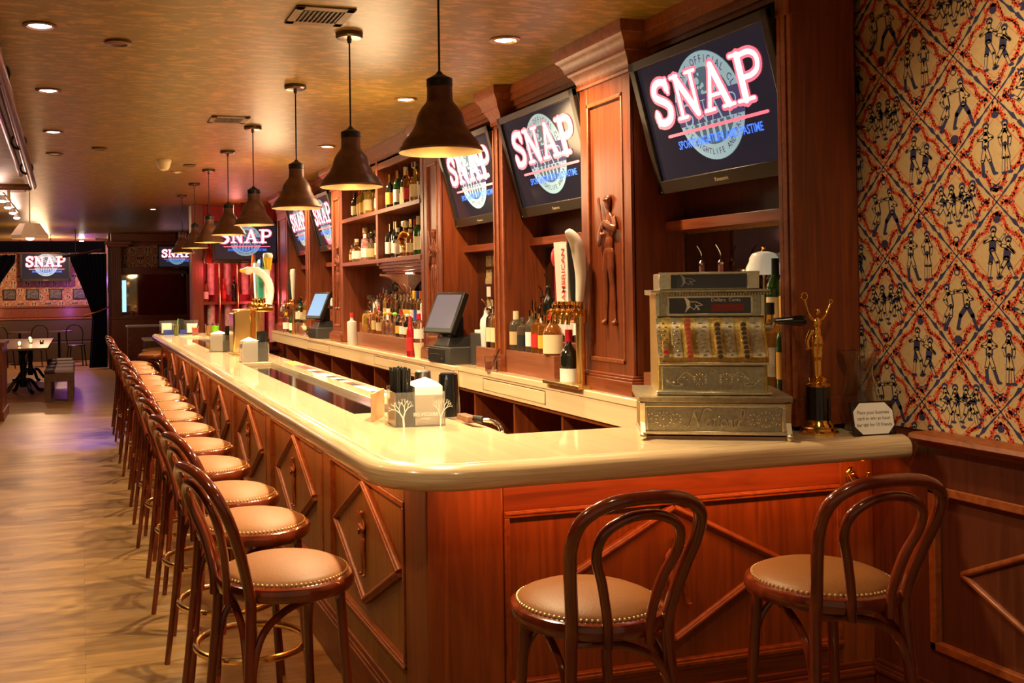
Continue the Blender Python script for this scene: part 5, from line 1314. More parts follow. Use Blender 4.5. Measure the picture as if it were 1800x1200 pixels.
# body with curved key bank
Wb = .184
side = [(-.175, .152), (-.165, .26), (-.185, .262), (-.200, .268), (-.205, .285)] + [(-.205 + .075 * math.sin(a) ** 1.3, .285 + .135 * (a / (PI / 2))) for a in [k * PI / 16 for k in range(1, 9)]] + [(-.12, .425), (-.12, .50), (.16, .50), (.16, .152)]
q = MB(); q.prism(side, -Wb, Wb, 'x'); q.build('body', nickel_brass, reg, bevel=.003)
q = MB(); q.box(-Wb + .012, Wb - .012, -.186, -.165, .165, .252); q.build('name_plate', nickel, reg, bevel=.003)
q = MB(); q.prism([(-.198, .152), (-.210, .156), (-.210, .166), (-.19, .17), (-.17, .17), (-.17, .152)], -Wb - .008, Wb + .008, 'x'); q.box(-Wb, Wb, -.208, -.17, .258, .268); q.build('body_moulding', nickel_hi, reg, bevel=.002)
q = MB()
for s in (-1, 1):
    rosette(q, s * .045, .208, -.188, .020)
    q.tube(catmull([(s * .06, -.188, .21), (s * .09, -.188, .232), (s * .12, -.188, .20), (s * .10, -.188, .19), (s * .13, -.188, .185), (s * .16, -.188, .21)], 5), .003, 6)
    for k in range(7): q.ell((s * (.085 + .011 * k), -.188, .205 + .012 * math.sin(k)), (.006, .003, .004), 6, 4)
    q.box(s * .024 - .003, s * .024 + .003, -.190, -.186, .19, .226)
q.torus((0, -.188, .236), .008, .002, 12, 6, 'xz')
q.build('plate_scrollwork', nickel_hi, reg)
def curve(v):  # point on the key bank: v 0 bottom .. 1 top
    a = v * PI / 2; return (-.205 + .075 * math.sin(a) ** 1.3 if v > 0 else -.205, .285 + .135 * v)
strips = [(-.178, .014, 'p'), (-.158, .030, 'g'), (-.118, .030, 'p'), (-.078, .030, 'k'), (-.028, .042, 'p'), (.022, .030, 'k'), (.060, .034, 'p'), (.110, .030, 'k'), (.150, .040, 'p')]
for cx_, w_, kd in strips:
    if kd == 'k' : continue
    q = MB(); pr = [(curve(v)[0] - .004, curve(v)[1]) for v in [k / 10 for k in range(11)]]; pr2 = pr + [(p[0] + .012, p[1]) for p in reversed(pr)]
    q.prism(pr2, cx_ - w_ / 2, cx_ + w_ / 2, 'x')
    for k in range(9):
        v = .06 + k * .1; y_, z_ = curve(v); q.ell((cx_ + w_ * .18 * math.sin(k * 2.1), y_ - .005, z_), (w_ * .22, .002, .0035), 8, 4)
    q.build('embossed_strip', nickel if kd == 'p' else nickel_brass, reg)
key_c = {-.078: mat('key_red', (.50, .07, .04), .4), .022: mat('key_dark', (.08, .06, .04), .35), .110: mat('key_dark_2', (.07, .055, .045), .35), -.158: mat('key_mixed', (.25, .18, .12), .4)}
for cx_, n_ in ((-.078, 9), (.022, 8), (.110, 8), (-.158, 4)):
    for k in range(n_):
        v = k / 8.6 * .98 + .02; y_, z_ = curve(v)
        q = MB(); q.cyl((cx_, y_ - .016, z_), .0105, .018, 14, 'y'); kk = q.build('key', brass_dim, reg)
        q = MB(); q.lathe([(0, 0), (.0085, 0), (.0085, .002), (0, .0025)], (cx_, y_ - .0185, z_), 14, 'y'); q.build('key_cap', key_c[cx_] if not (cx_ == -.158 and k == 1) else redp, kk)
q = MB()
for cx_, _, kd in strips:
    if kd == 'k': 
        pr = [(curve(v)[0] + .006, curve(v)[1]) for v in [k / 10 for k in range(11)]]; q.prism(pr + [(p[0] + .01, p[1]) for p in reversed(pr)], cx_ - .015, cx_ + .015, 'x')
q.build('key_slots', iron, reg)
# glazed indicator window, cornice and top sign
q = MB(); q.box(-Wb, Wb, -.125, -.11, .425, .50)
q.build('window_surround', nickel, reg)
q = MB(); q.box(-Wb + .045, Wb - .045, -.128, -.120, .434, .492); w_ = q.build('indicator_window', mat('register_glass', (.035, .035, .05), .08, coat=.6), reg, smooth=False)
q = MB()
for a in ((-Wb + .038, Wb - .038, .490, .497), (-Wb + .038, Wb - .038, .428, .435), (-Wb + .038, -Wb + .046, .43, .495), (Wb - .046, Wb - .038, .43, .495)): q.box(a[0], a[1], -.132, -.12, a[2], a[3])
q.box(-Wb, -Wb + .012, -.130, -.11, .425, .50); q.box(Wb - .012, Wb, -.130, -.11, .425, .50)
q.build('window_frame', nickel_hi, reg, bevel=.001)
q = MB(); q.prism([(-.142, .505), (-.15, .512), (-.15, .518), (.165, .518), (.165, .50), (-.125, .50)], -Wb - .018, Wb + .018, 'x')
for k in range(40): q.box(-Wb + .0 + k * .0098, -Wb + .005 + k * .0098, -.147, -.14, .500, .507)
q.build('cornice', nickel, reg)
q = MB(); q.box(-Wb + .012, Wb - .012, -.115, .12, .518, .578); q.build('top_sign_case', nickel, reg, bevel=.003)
q = MB(); q.box(-Wb + .055, Wb - .055, -.118, -.112, .524, .572); q.build('top_sign_glass', MATS['register_glass'], reg, smooth=False)
q = MB()
for s in (-1, 1): q.box(s * (Wb - .034) - .02, s * (Wb - .034) + .02, -.122, -.11, .520, .576)
q.box(-Wb + .012, Wb - .012, -.122, -.11, .573, .582)
q.build('top_sign_frame', nickel_hi, reg, bevel=.002)
def hand(q, ox, oz, y, s):
    f = lambda a, b, h=0: (ox + a * s, y - h * .0003, oz + b * s)
    q.add([f(-.45, .40), f(-.62, .75), f(-.15, .35), f(-.12, -.1), f(-.50, -.5), f(-.35, -.05)], [(0, 1, 2, 3, 4, 5)])
    stroke(q, f, [(-.12, .28), (.3, .28), (.75, .05)], .05, 1, False); stroke(q, f, [(.75, .05), (.3, .0), (.15, -.28), (-.12, -.05)], .05, 1, False); stroke(q, f, [(.2, .1), (.5, -.22), (.35, -.3)], .05, 1, False); stroke(q, f, [(.3, -.1), (.55, -.3)], .04, 1, False)
q = MB(); hand(q, -.060, .462, -.1286, .050); q.build('pointing_hand', white, reg, smooth=False); q = MB(); put_text(q, 'Dollars  Cents', lambda x, y, z: (.055 + x, -.1286, .482 + y), .017, off=.004); q.build('window_lettering', white, reg, smooth=False)
q = MB(); q.box(.005, .115, -.1292, -.128, .442, .468); q.build('red_flag', mat('flag_red', (.22, .03, .03), .5), reg, smooth=False)
q = MB(); hand(q, -.075, .548, -.1188, .040); q.build('sign_lettering', steel, reg, smooth=False)
q = MB(); q.cyl((Wb, -.03, .385), .010, .05, 12, 'x'); q.tube([(Wb + .045, -.03, .385), (Wb + .045, -.06, .400), (Wb + .045, -.075, .405)], .009, 8); q.build('crank', chrome, reg)
q = MB(); q.lathe([(.009, 0), (.012, .02), (.017, .055), (.020, .085), (.014, .105), (0, .11)], (Wb + .045, -.075, .405), 16, 'x'); q.build('crank_handle', black_g, reg)

# things standing beside the register
t = thing('trophy', 'gold figure trophy with raised arms on a black column', 'trophy', (2.515, 3.015, ZB))
q = MB(); q.lathe([(0, 0), (.068, 0), (.068, .008), (.060, .014), (.058, .022), (.052, .026), (.050, .036), (.044, .042), (.042, .050), (.0, .05)], n=40); q.build('base', gold, t)
q = MB(); q.cyl((0, 0, .05), .041, .118, 36); q.build('column', black_g, t)
q = MB(); q.lathe([(.041, .168), (.043, .176), (.036, .184), (.030, .186), (.032, .20), (.024, .206), (0, .207)], n=32); q.build('collar', gold, t)
q = MB()
q.tube(catmull([(-.008, 0, .205), (-.010, 0, .26), (-.012, 0, .31), (-.004, 0, .345)], 4), [.008] * 5 + [.011] * 4 + [.014] * 4, 8)
q.tube(catmull([(.008, 0, .205), (.008, 0, .26), (.012, 0, .31), (.006, 0, .345)], 4), [.008] * 5 + [.011] * 4 + [.014] * 4, 8)
q.ell((0, 0, .36), (.017, .013, .028)); q.ell((0, 0, .395), (.019, .013, .022)); q.ell((0, -.002, .435), (.011, .012, .014))
q.tube(catmull([(-.018, 0, .405), (-.036, 0, .43), (-.050, 0, .478)], 4), [.007] * 4 + [.005] * 5, 8); q.tube(catmull([(.018, 0, .405), (.040, 0, .428), (.058, 0, .462)], 4), [.007] * 4 + [.005] * 5, 8)
q.tube(catmull([(-.02, .004, .37), (-.034, .01, .33), (-.030, .01, .30)], 4), .008, 6)
for v in range(0): pass
o = q.build('winged_figure', gold, t); r_ = o.modifiers.new('fuse', 'REMESH'); r_.mode = 'VOXEL'; r_.voxel_size = .0022; r_.use_smooth_shade = True
q = MB(); q.torus((-.052, 0, .490), .013, .0028, 18, 6, 'xz'); q.build('wreath', gold, t)
q = MB(); q.torus((.060, 0, .470), .007, .0024, 14, 6, 'xz'); q.build('wreath', gold, t)
t = thing('small_trophy', 'black columned trophy half hidden behind the cash register', 'trophy', (2.43, 3.385, ZB))
q = MB(); q.lathe([(0, 0), (.045, 0), (.045, .02), (.03, .03), (.03, .07), (0, .07)], n=28); q.build('base', gold, t)
q = MB(); q.cyl((0, 0, .07), .026, .15, 28); q.build('column', black_g, t)
q = MB(); q.lathe([(.028, .22), (.03, .228), (.015, .24), (.022, .27), (.03, .31), (.02, .34), (0, .35)], n=24); q.build('cup', gold, t)
q = MB(); q.box(-.09, .09, -.001, .001, 0, .13); o = q.build('leaning_card', mat('card_blue_grey', (.35, .36, .38), .6, noise=.3, nscale=18), smooth=False); o.location = (2.47, 3.22, ZB); o.rotation_euler = (-.15, 0, -.9); tag(o, 'pale card leaning behind the cash register by the end panel', 'card')
t = thing('hurricane_vase', 'empty clear glass hurricane vase behind the small sign', 'vase', (2.705, 3.025, ZB))
q = MB(); pr = [(.052, .004), (.058, .03), (.066, .07), (.066, .11), (.055, .16), (.046, .20), (.046, .23), (.056, .27), (.074, .292)]
q.lathe([(0, 0), (.05, 0)] + pr + [(r - .003, z) for r, z in reversed(pr)] + [(0, .008)], n=40); q.build('glass', glass_clear, t)
t = thing('table_sign', 'small black card holder with white octagonal card on the bar end', 'sign', (2.655, 2.90, ZB), (0, 0, math.radians(-4)))
q = MB(lambda x, y, z: (x, y + z * .18, z)); q.box(-.085, .085, -.003, .003, 0, .118); q.build('holder', black_g, t, bevel=.001)
q = MB(lambda x, y, z: (x + .002, y + z * .18, z)); e = .079; z0, z1 = .006, .113; ck = .028
q.flat([(-e + ck, z0), (e - ck, z0), (e, z0 + ck), (e, z1 - ck), (e - ck, z1), (-e + ck, z1), (-e, z1 - ck), (-e, z0 + ck)], -.0034, 'y'); c_ = q.build('card', paper, t, smooth=False)
q = MB(lambda x, y, z: (x + .002, y + z * .18, z))
for s_, zc in (('Place your business', .080), ('card to win an hour', .060), ('bar tab for 10 friends', .038)):
    put_text(q, s_, lambda x, y, z: (x, -.0038, zc + y), .0165, off=.006)
q.build('card_lettering', mat('ink_grey', (.05, .05, .05), .6), c_, smooth=False)
t = thing('opal_lamp_stand_in', 'stand-in opal glass lamp shade with brass finial behind the register bottles', 'lamp', (2.70, 3.545, ZN + .3205))  # solid stand-in for a lamp shade that shows at the mirror
q = MB(); q.cyl((0, 0, 0), .03, .01, 20); q.cyl((0, 0, 0), .006, .245, 12); q.build('stem', brass, t)
q = MB(); q.lathe([(r, z - .225) for r, z in [(.075, .46), (.070, .49), (.058, .515), (.056, .53), (.045, .548), (.02, .556), (0, .556), (0, .55), (.04, .54), (.05, .52), (.066, .485), (.071, .46)]], n=36); q.build('shade', opal, t)
q = MB(); q.lathe([(.012, .331), (.006, .340), (.009, .350), (0, .360)], n=14); q.build('finial', gold, t)

# ------------------------------------------------------------------ caddies and glasses on the bar
def tree_lines(q, f, h=1.0, depth=5, seed=1, w=.05):
    rd = random.Random(seed)
    def br(x, y, a, l, w_, d):
        x2, y2 = x + l * math.cos(a), y + l * math.sin(a)
        stroke(q, f, [(x, y), (x2, y2)], w_, 0, True, 6)
        if d:
            for s in (-1, 1): br(x2, y2, a + s * rd.uniform(.25, .55), l * rd.uniform(.62, .80), w_ * .68, d - 1)
    br(0, 0, PI / 2 + .06, .30 * h, w, depth)
def caddy(loc, rz, lab, big=True):
    t = thing('napkin_caddy', lab, 'caddy', loc, (0, 0, rz), group='clear caddies on the bar')
    wd, dp, hh = .20, .16, .135
    q = MB()
    for a in ((-wd / 2, wd / 2, -dp / 2, -dp / 2 + .004, 0, hh), (-wd / 2, wd / 2, dp / 2 - .004, dp / 2, 0, hh * 1.1), (-wd / 2, -wd / 2 + .004, -dp / 2, dp / 2, 0, hh), (wd / 2 - .004, wd / 2, -dp / 2, dp / 2, 0, hh), (-wd / 2, wd / 2, -dp / 2, dp / 2, 0, .004)): q.box(*a)
    q.build('acrylic_box', acrylic, t)
    q = MB(); q.box(-wd / 2 + .006, -.025, -dp / 2 + .006, dp / 2 - .006, .004, hh * .72); q.build('straw_well', charcoal, t)
    q = MB(); 
    rd = random.Random(2)
    for k in range(90):
        x = rd.uniform(-wd / 2 + .012, -.032); y = rd.uniform(-dp / 2 + .012, dp / 2 - .02); q.tube([(x, y, .01), (x + rd.uniform(-.008, .006), y, .222 + rd.uniform(-.006, .006))], .0032, 6)
    q.build('black_straws', black, t)
    bpy.context.view_layer.update()
    q = MB(); q.taper(-.018, wd / 2 - .008, -dp / 2 + .008, dp / 2 - .012, .005, .155, 0, 0); q.add([(-.018, -dp / 2 + .008, .155), (wd / 2 - .008, -dp / 2 + .008, .155), (wd / 2 + .002, dp / 2 - .02, .160), (-.03, dp / 2 - .02, .158), (.04, 0.0, .186)], [(0, 1, 4), (1, 2, 4), (2, 3, 4), (3, 0, 4)]); q.build('napkin_stack', paper, t)
    q = MB(); fr = lambda a, b, h=0: (-.065 + a * .13, -dp / 2 - .0006, b * .13); tree_lines(q, fr, .9, 5, 3, .06); q.build('frosted_print', white, t, smooth=False); q = MB()
    fr2 = lambda a, b, h=0: (.08 + a * -.11, -dp / 2 - .0006, b * .13); tree_lines(q, fr2, .9, 5, 9, .05)
    if big:
        put_text(q, 'BELVEDERE', lambda x, y, z: (.022 + x, -dp / 2 - .0008, .048 + y), .020, off=.003); put_text(q, 'VODKA', lambda x, y, z: (.022 + x, -dp / 2 - .0008, .032 + y), .011, off=.003)
    q.build('frosted_print', white, t, smooth=False)
    return t
caddy((1.262, 3.80, ZB), math.radians(-6), 'clear caddy with black straws and white napkins at the corner of the bar')
t = thing('menu_holder', 'thin dark menu holder leaning behind the near straw caddy', 'menu holder', (1.17, 4.02, ZB), (0, 0, math.radians(62)))
q = MB(); q.box(-.11, .11, -.006, .006, 0, .115); q.build('board', mat('menu_wood', (.45, .26, .12), .4, noise=.3, nscale=12), t, bevel=.001)
c2 = caddy((1.245, 7.60, ZB), math.radians(180), 'clear napkin caddy beside the brass beer tower, straws on its right', False)
c3 = dup(c2, (1.20, 8.98, ZB), (0, 0, math.radians(150)), 'clear straw caddy left of the brass beer tower')
# black shaker tins behind the near caddy
for k, (x, y, r0, r1, h, m_, lab) in enumerate(((1.385, 4.07, .034, .045, .19, steel, 'upturned steel mixing tin behind the near napkins'), (1.475, 4.0, .040, .050, .18, black_g, 'upturned black mixing tin behind the near napkins'))):
    q = MB(); q.lathe([(r1, 0), (r0, h - .006), (r0 - .006, h), (0, h)], n=28); o = q.build('mixing_tin', m_); o.location = (x, y, ZB if k == 0 else ZB); tag(o, lab, 'tin')
t = thing('bar_speed_gun', 'soda gun and its corrugated hose resting on the inner ledge', 'soda gun', (1.47, 3.76, ZB))
q = MB(); q.box(-.02, .02, -.04, .08, .004, .03); q.build('keypad', mat('gun_brown', (.25, .10, .05), .4, noise=.5, nscale=60), t, bevel=.004)
q = MB(); q.tube([(.01, -.03, .02), (.03, -.08, .02)], .014, 10); q.build('grip', black, t)
q = MB(); q.tube(catmull([(.03, -.08, .02), (.05, -.13, .018), (.052, -.20, .0), (.052, -.22, -.08)], 6), [.008 + .0015 * (k % 2) for k in range(19)], 10); q.build('hose', chrome, t)
# far end of the bar: drinks, jars and a napkin tray
def tumbler(x, y, z, r, h, m_, lab, straw=None, nm='tumbler'):
    t = thing(nm, lab, 'glass', (x, y, z))
    q = MB(); q.lathe([(r * .8, 0), (r, h), (r * .95, h), (r * .76, .008), (0, .008)], n=22); q.build('glass', glass_clear, t)
    q = MB(); q.lathe([(0, .009), (r * .75, .009), (r * .9, h * .82), (0, h * .82)], n=20); q.build('drink', m_, t)
    if straw: q = MB(); q.tube([(0, 0, .02), (r * .8, 0, h * 1.35)], .004, 8); q.build('straw', straw, t)
    return t
tumbler(1.10, 12.55, ZB, .036, .15, mat('mojito', (.35, .42, .10), .2, trans=.3), 'tall yellow green cocktail at the far end of the bar', greenl)
tumbler(1.33, 12.50, ZB, .045, .11, mat('pink_cocktail', (.80, .16, .14), .2, emit=(.8, .1, .1), es=.1), 'short pink red cocktail at the far end of the bar', black)
tumbler(1.50, 11.9, ZB - .012, .045, .17, mat('lime_cup', (.30, .85, .02), .25, emit=(.3, .9, .02), es=.25), 'bright lime green cup on the inner ledge')
tumbler(1.47, 12.3, ZB, .045, .14, mat('citrus_jar', (.80, .45, .12), .3, trans=.2), 'jar of orange and lemon slices by the lime green cup')
t = thing('napkin_tray', 'white napkin and coaster tray at the far end of the bar', 'tray', (1.17, 12.85, ZB))
q = MB(); q.box(-.24, .24, -.07, .07, 0, .02); q.box(-.24, .24, .05, .07, 0, .17); q.build('rack', acrylic, t, bevel=.002)
q = MB(); q.box(-.22, -.10, -.06, .05, .02, .14); q.build('napkin_stack', paper, t); q = MB(); q.box(.09, .22, -.06, .05, .02, .13); q.build('napkin_stack', paper, t)
q = MB(); q.box(-.20, -.05, -.075, -.065, .0, .06); q.build('blue_card', blue, t); q = MB(); q.box(.0, .08, -.075, -.065, 0, .06); q.build('blue_card', blue, t)
q = MB(); q.box(-.02, .05, -.02, .03, .02, .19); q.build('black_straws', black, t)
t = thing('straw_cup', 'white cup standing right of the straw caddy on the bar', 'cup', (1.30, 9.12, ZB)); q = MB(); q.lathe([(.035, 0), (.04, .13), (.036, .13), (.03, .01), (0, .01)], n=22); q.build('cup_wall', paper, t)
for k in range(4):
    q = MB(); q.lathe([(.03, 0), (.033, .08), (.028, .10), (.010, .115), (.010, .135), (0, .137)], n=16); o = q.build('bitters_bottle', glass_clear if k % 2 else glass_smoke); o.location = (1.57, 7.2 + .13 * k, .93); tag(o, '%s small bottle from the right on the speed rail behind the bar' % ords[k], 'bottle', 'small bottles on the speed rail')
q = MB(); q.box(1.545, 1.62, 6.9, 9.3, .91, .929); q.box(1.545, 1.55, 6.9, 9.3, .929, .96); q.box(1.615, 1.62, 6.9, 9.3, .929, .96); q.box(1.545, 1.62, 6.9, 6.905, .929, .96)
for y in (7.0, 9.2): q.box(1.57, 1.59, y - .01, y + .01, 0, .91)
o = q.build('speed_rail', steel); tag(o, 'steel speed rail standing behind the bar', 'rack')
# espresso / blender station at the far end of the back bar
t = thing('blender', 'blender with grey pitcher on a small cabinet past the counter', 'blender', (2.15, 13.35, .98))
q = MB(); q.taper(-.09, .09, -.09, .09, 0, .10, .02, .02); q.build('base', black, t); q = MB(); q.lathe([(.045, .10), (.075, .30), (.07, .30), (.04, .11)], n=20); q.build('pitcher', glass_smoke, t)
q = MB(); q.box(1.85, 2.37, 13.22, 13.6, 0, .95); q.box(1.80, 2.37, 13.2, 13.62, .95, .98); o = q.build('blender_cabinet', mah_dark, bevel=.003); tag(o, 'dark low cabinet past the end of the back counter', 'cabinet')
t = thing('silver_statuette', 'silver standing figure at the far end of the back counter', 'statuette', (2.50, 12.78, ZF))
P = player(pose='bat'); carve(P, 'figure', chrome, t, .40, (0, 0, 0), -.6, .012)

# ------------------------------------------------------------------ red lit display past the bar
disp = thing('red_display_wall', 'red lit display wall with ribbed columns past the end of the bar', 'display', (2.1, 14.7, 0))
D = rel(disp)
q = MB(D); q.box(1.50, 2.80, 14.70, 14.80, 0, CEIL - .002); q.build('backing', mat('display_red_light_tint', (.38, .045, .035), .6), disp)  # red of the display light put into the backing colour
q = MB(D); q.box(1.50, 1.66, 14.45, 14.7, 0, CEIL - .002); q.box(2.72, 2.80, 14.45, 14.7, 0, 2.8); q.build('side_posts', mah_v, disp, bevel=.003)
q = MB(D); q.box(1.66, 2.72, 14.45, 14.7, 1.42, 1.46); q.build('shelf', mah_h, disp); 
q = MB(D); q.box(1.66, 2.72, 14.40, 14.7, .75, .80); q.box(1.66, 2.72, 14.45, 14.7, 0, .75); q.build('low_cabinet', mah_dark, disp)
for k, x in enumerate((1.78, 2.02, 2.27, 2.50, 2.66)):
    q = MB(D); q.lathe([(.055, 0), (.055, .56)], (x, 14.60, .86), 14); q.lathe([(.055, 0), (.055, .52)], (x, 14.60, 1.56), 14); q.build('ribbed_column', frosted_col, disp)
q = MB(D)
for x in (1.88, 2.14): q.cyl((x, 14.42, 1.0), .018, 1.0, 12); q.lathe([(.045, 0), (.02, .02), (.03, .045), (.0, .06)], (x, 14.42, .96), 14)
q.build('brass_pole', brass, disp)
for k, x in enumerate((1.70, 1.95, 2.10, 2.36, 2.58)):
    bottle('liquor', [GA, GR, GD, GC, GD][k], [paper, redl, blackl, None, blackl][k], redl if k == 1 else black, x, 14.50, 1.461, .036, .30 + .03 * (k % 3), 'cap', 'in the red lit display', 'bottles in the red lit display', k)
for x, z, lab in ((1.66, 2.0, 'left hanging dark lantern in the red display'), (2.14, 2.05, 'right hanging dark lantern in the red display')):
    t = thing('hanging_lantern', lab, 'lantern', (x + .05, 14.30, z)); q = MB(); q.lathe([(.01, .30), (.03, .22), (.06, .10), (.075, 0), (.07, 0), (.05, .1), (0, .2)], n=18); q.build('shade', bentwood, t); q = MB(); q.cyl((0, 0, .28), .005, CEIL - z - .28, 8); q.build('cord', black, t); q = MB(); q.ell((0, 0, .03), (.05, .05, .02)); q.build('bulb', mat('soft_bulb', (1, .8, .6), .4, emit=(1, .8, .6), es=2) if 'soft_bulb' not in MATS else MATS['soft_bulb'], t)

# ------------------------------------------------------------------ far wood wall: pilaster, mirror, counter
fw = thing('wait_station', 'dark wood half wall with a mirror at the far end of the room', 'counter', (1.4, 21.7, 0))
Fm = rel(fw)
q = MB(Fm); q.box(.60, 2.6, 21.6, 21.88, 0, 1.06); q.box(.58, 2.6, 21.57, 21.88, 1.06, 1.10); q.build('half_wall', mah_h, fw, bevel=.004)
q = MB(Fm); q.box(.60, .80, 21.66, 21.88, 1.10, 2.62)
for k in range(4): q.box(.62 + k * .045, .64 + k * .045, 21.645, 21.67, 1.15, 2.55)
q.build('fluted_pilaster', mah_v, fw, bevel=.004)
q = MB(Fm); q.box(.52, .95, 21.5, 21.88, 2.55, 2.60); q.box(.48, 1.0, 21.46, 21.88, 2.60, 2.66); q.build('pilaster_capital', mah_trim, fw, bevel=.006)
q = MB(Fm); q.box(.80, 2.15, 21.84, 21.87, 1.12, 1.98); q.build('mirror_glass', mirror_m, fw)
q = MB(Fm); q.box(.80, 2.2, 21.80, 21.88, 1.98, 2.12); q.box(2.15, 2.4, 21.80, 21.88, 1.1, 2.6); q.box(.80, 2.15, 21.80, 21.88, 1.10, 1.125); q.build('mirror_frame', mah_h, fw, bevel=.004)
q = MB(); q.box(.82, .90, 21.82, 21.835, 1.2, 1.86); o = q.build('window_strip', window_glow, smooth=False); tag(o, 'narrow pale blue lit strip beside the fluted pilaster', 'light')
sc1 = thing('service_cabinet', 'dark service cabinet with pale top beyond the bar end', 'cabinet', (1.15, 16.2, 0))
q = MB(); q.box(-.22, .30, -.3, .3, 0, .86); q.build('carcass', mah_dark, sc1, bevel=.004); q = MB(); q.box(-.24, .32, -.32, .32, .86, .89); q.build('top', mat('pale_top', (.62, .58, .52), .4), sc1, bevel=.003)
sc2 = thing('host_stand', 'low wooden stand with pale top behind the service cabinet', 'cabinet', (1.10, 18.6, 0))
q = MB(); q.box(-.32, .5, -.25, .25, 0, .99); q.build('carcass', mah_h, sc2, bevel=.004); q = MB(); q.box(-.34, .5, -.27, .27, .99, 1.02); q.build('top', MATS['pale_top'], sc2, bevel=.003)
q = MB(); q.lathe([(.12, 0), (.15, .55), (.16, .58), (.14, .60), (0, .60)], n=24); o = q.build('waste_bin', black_g); o.location = (1.20, 13.75, 0); tag(o, 'black bin under the far end of the bar', 'bin')

# ------------------------------------------------------------------ booth room on the left
def curtain(x0, x1, y, z0, z1, folds, pinch, lab, side):
    q = MB(); n = folds * 8; m_ = 16; vs = []
    for j in range(m_ + 1):
        z = z0 + (z1 - z0) * j / m_
        zz = (z - z0) / (z1 - z0)
        w = (1 - pinch) + .10 * (1 - zz / .45) if zz < .45 else (1 - pinch) + pinch * min(1, (zz - .45) / .50) ** 1.15
        for i in range(n + 1):
            u = i / n
            xx = (x1 - (x1 - x0) * w * (1 - u)) if side > 0 else (x0 + (x1 - x0) * w * u)
            vs.append((xx, y + .035 * math.sin(u * folds * 2 * PI), z))
    q.add(vs, [(j * (n + 1) + i, j * (n + 1) + i + 1, (j + 1) * (n + 1) + i + 1, (j + 1) * (n + 1) + i) for j in range(m_) for i in range(n)])
    o = q.build('curtain', navy_cloth, fixn=False); o.modifiers.new('thick', 'SOLIDIFY').thickness = .006
    tag(o, lab, 'curtain', 'dark curtains of the booth room'); return o
curtain(-.22, .52, 22.3, .02, 2.44, 9, .60, 'dark navy curtain tied back beside the fluted pilaster', 1)
curtain(-2.6, -1.28, 22.3, .02, 2.42, 9, .55, 'dark navy curtain on the left of the far television', -1)
q = MB(); q.tube([(.05, 22.22, 1.12), (.36, 22.18, 1.22), (.55, 22.25, 1.30)], .016, 8); o = q.build('curtain_tieback', mat('tie_rope', (.45, .14, .05), .6)); tag(o, 'orange tieback cord round the right curtain', 'tieback')
q = MB(); q.tube([(-2.6, 22.12, 2.45), (-.4, 22.12, 2.45)], .022, 10)
for x in (-2.0, -1.2, -.6): q.cyl((x, 22.12, 2.45), .008, CEIL - 2.45, 8)
o = q.build('curtain_rod', pipe_m); tag(o, 'straight copper rod hung from the ceiling over the far television', 'rod')
q = MB(); q.tube([(-.35, 19.6, 2.28), (.15, 21.2, 2.42), (.40, 22.0, 2.52)], .024, 10); q.cyl((-.1, 20.4, 2.34), .008, CEIL - 2.34, 8)
o = q.build('slanting_rod', pipe_m); tag(o, 'slanting copper rod in front of the right curtain', 'rod')
q = MB(); q.tube(catmull([(.30, 22.12, 2.74), (.48, 22.12, 2.72), (.56, 22.12, 2.62), (.56, 22.12, 1.6)], 6), .022, 10)
o = q.build('corner_pipe', chrome); tag(o, 'bright bent pipe at the corner beside the fluted pilaster', 'pipe')
q = MB(); q.box(-2.6, .5, 22.24, 22.36, 2.46, 2.70); o = q.build('curtain_valance', navy_cloth); tag(o, 'black valance above the booth room opening', 'valance')
# framed pictures
for k, (x, z) in enumerate(((-1.66, 1.59), (-1.13, 1.59), (-.60, 1.59), (-.05, 1.585))):
    t = thing('framed_picture', '%s small framed photograph under the far television' % ['leftmost', 'second', 'third', 'rightmost'][k], 'picture', (x, 25.97, z), group='framed photographs')
    q = MB(); q.box(-.15, .15, -.02, .02, -.125, .125); q.build('frame', black, t, bevel=.004); q = MB(); q.box(-.125, .125, -.023, -.018, -.10, .10); q.build('photograph', cig, t, smooth=False)
# bench seating along the far wall
t = thing('booth_bench', 'long brown banquette along the far papered wall', 'bench', (-1.6, 25.5, 0))
q = MB(); q.box(-2.3, 2.1, -.25, .36, 0, .45); q.build('seat', booth_m, t, bevel=.02); q = MB(); q.box(-2.3, 2.1, .28, .42, .45, 1.0); q.build('backrest', booth_m, t, bevel=.02)
q = MB(); q.box(-2.3, 2.1, .25, .28, .98, 1.02); q.build('top_piping', mah_trim, t)
point('booth_glow', (-.3, 25.3, 1.15), 6, (.6, .15, 1.0), .1); point('booth_glow', (-2.0, 25.2, 1.15), 6, (1.0, .35, .15), .1)  # unseen fill points along the banquette
def make_chair():
    t = thing('dining_chair', '', 'chair', group='dark chairs before the banquette')
    q = MB(); q.lathe([(0, .44), (.20, .44), (.205, .455), (.19, .47), (0, .475)], n=24); q.build('seat', black, t)
    for sx in (-1, 1):
        for sy in (-1, 1): q = MB(); q.tube([(sx * .14, sy * .14, .44), (sx * .18, sy * .18, 0)], .013, 8); q.build('leg', iron, t)
    q = MB(); q.tube(catmull([(-.16, .15, .45), (-.18, .19, .75), (-.10, .21, .88), (0, .215, .90), (.10, .21, .88), (.18, .19, .75), (.16, .15, .45)], 5), .012, 8); q.build('back_hoop', iron, t)
    return t
CH = make_chair(); CH.location = (-1.62, 23.2, 0); CH['label'] = 'dark bentwood chair at the left before the far banquette'; CH.rotation_euler = (0, 0, .5)
dup(CH, (-.95, 23.5, 0), (0, 0, -.3), 'dark bentwood chair in the middle before the far banquette'); dup(CH, (-.12, 23.4, 0), (0, 0, .2), 'dark bentwood chair right, beside the tied curtain')
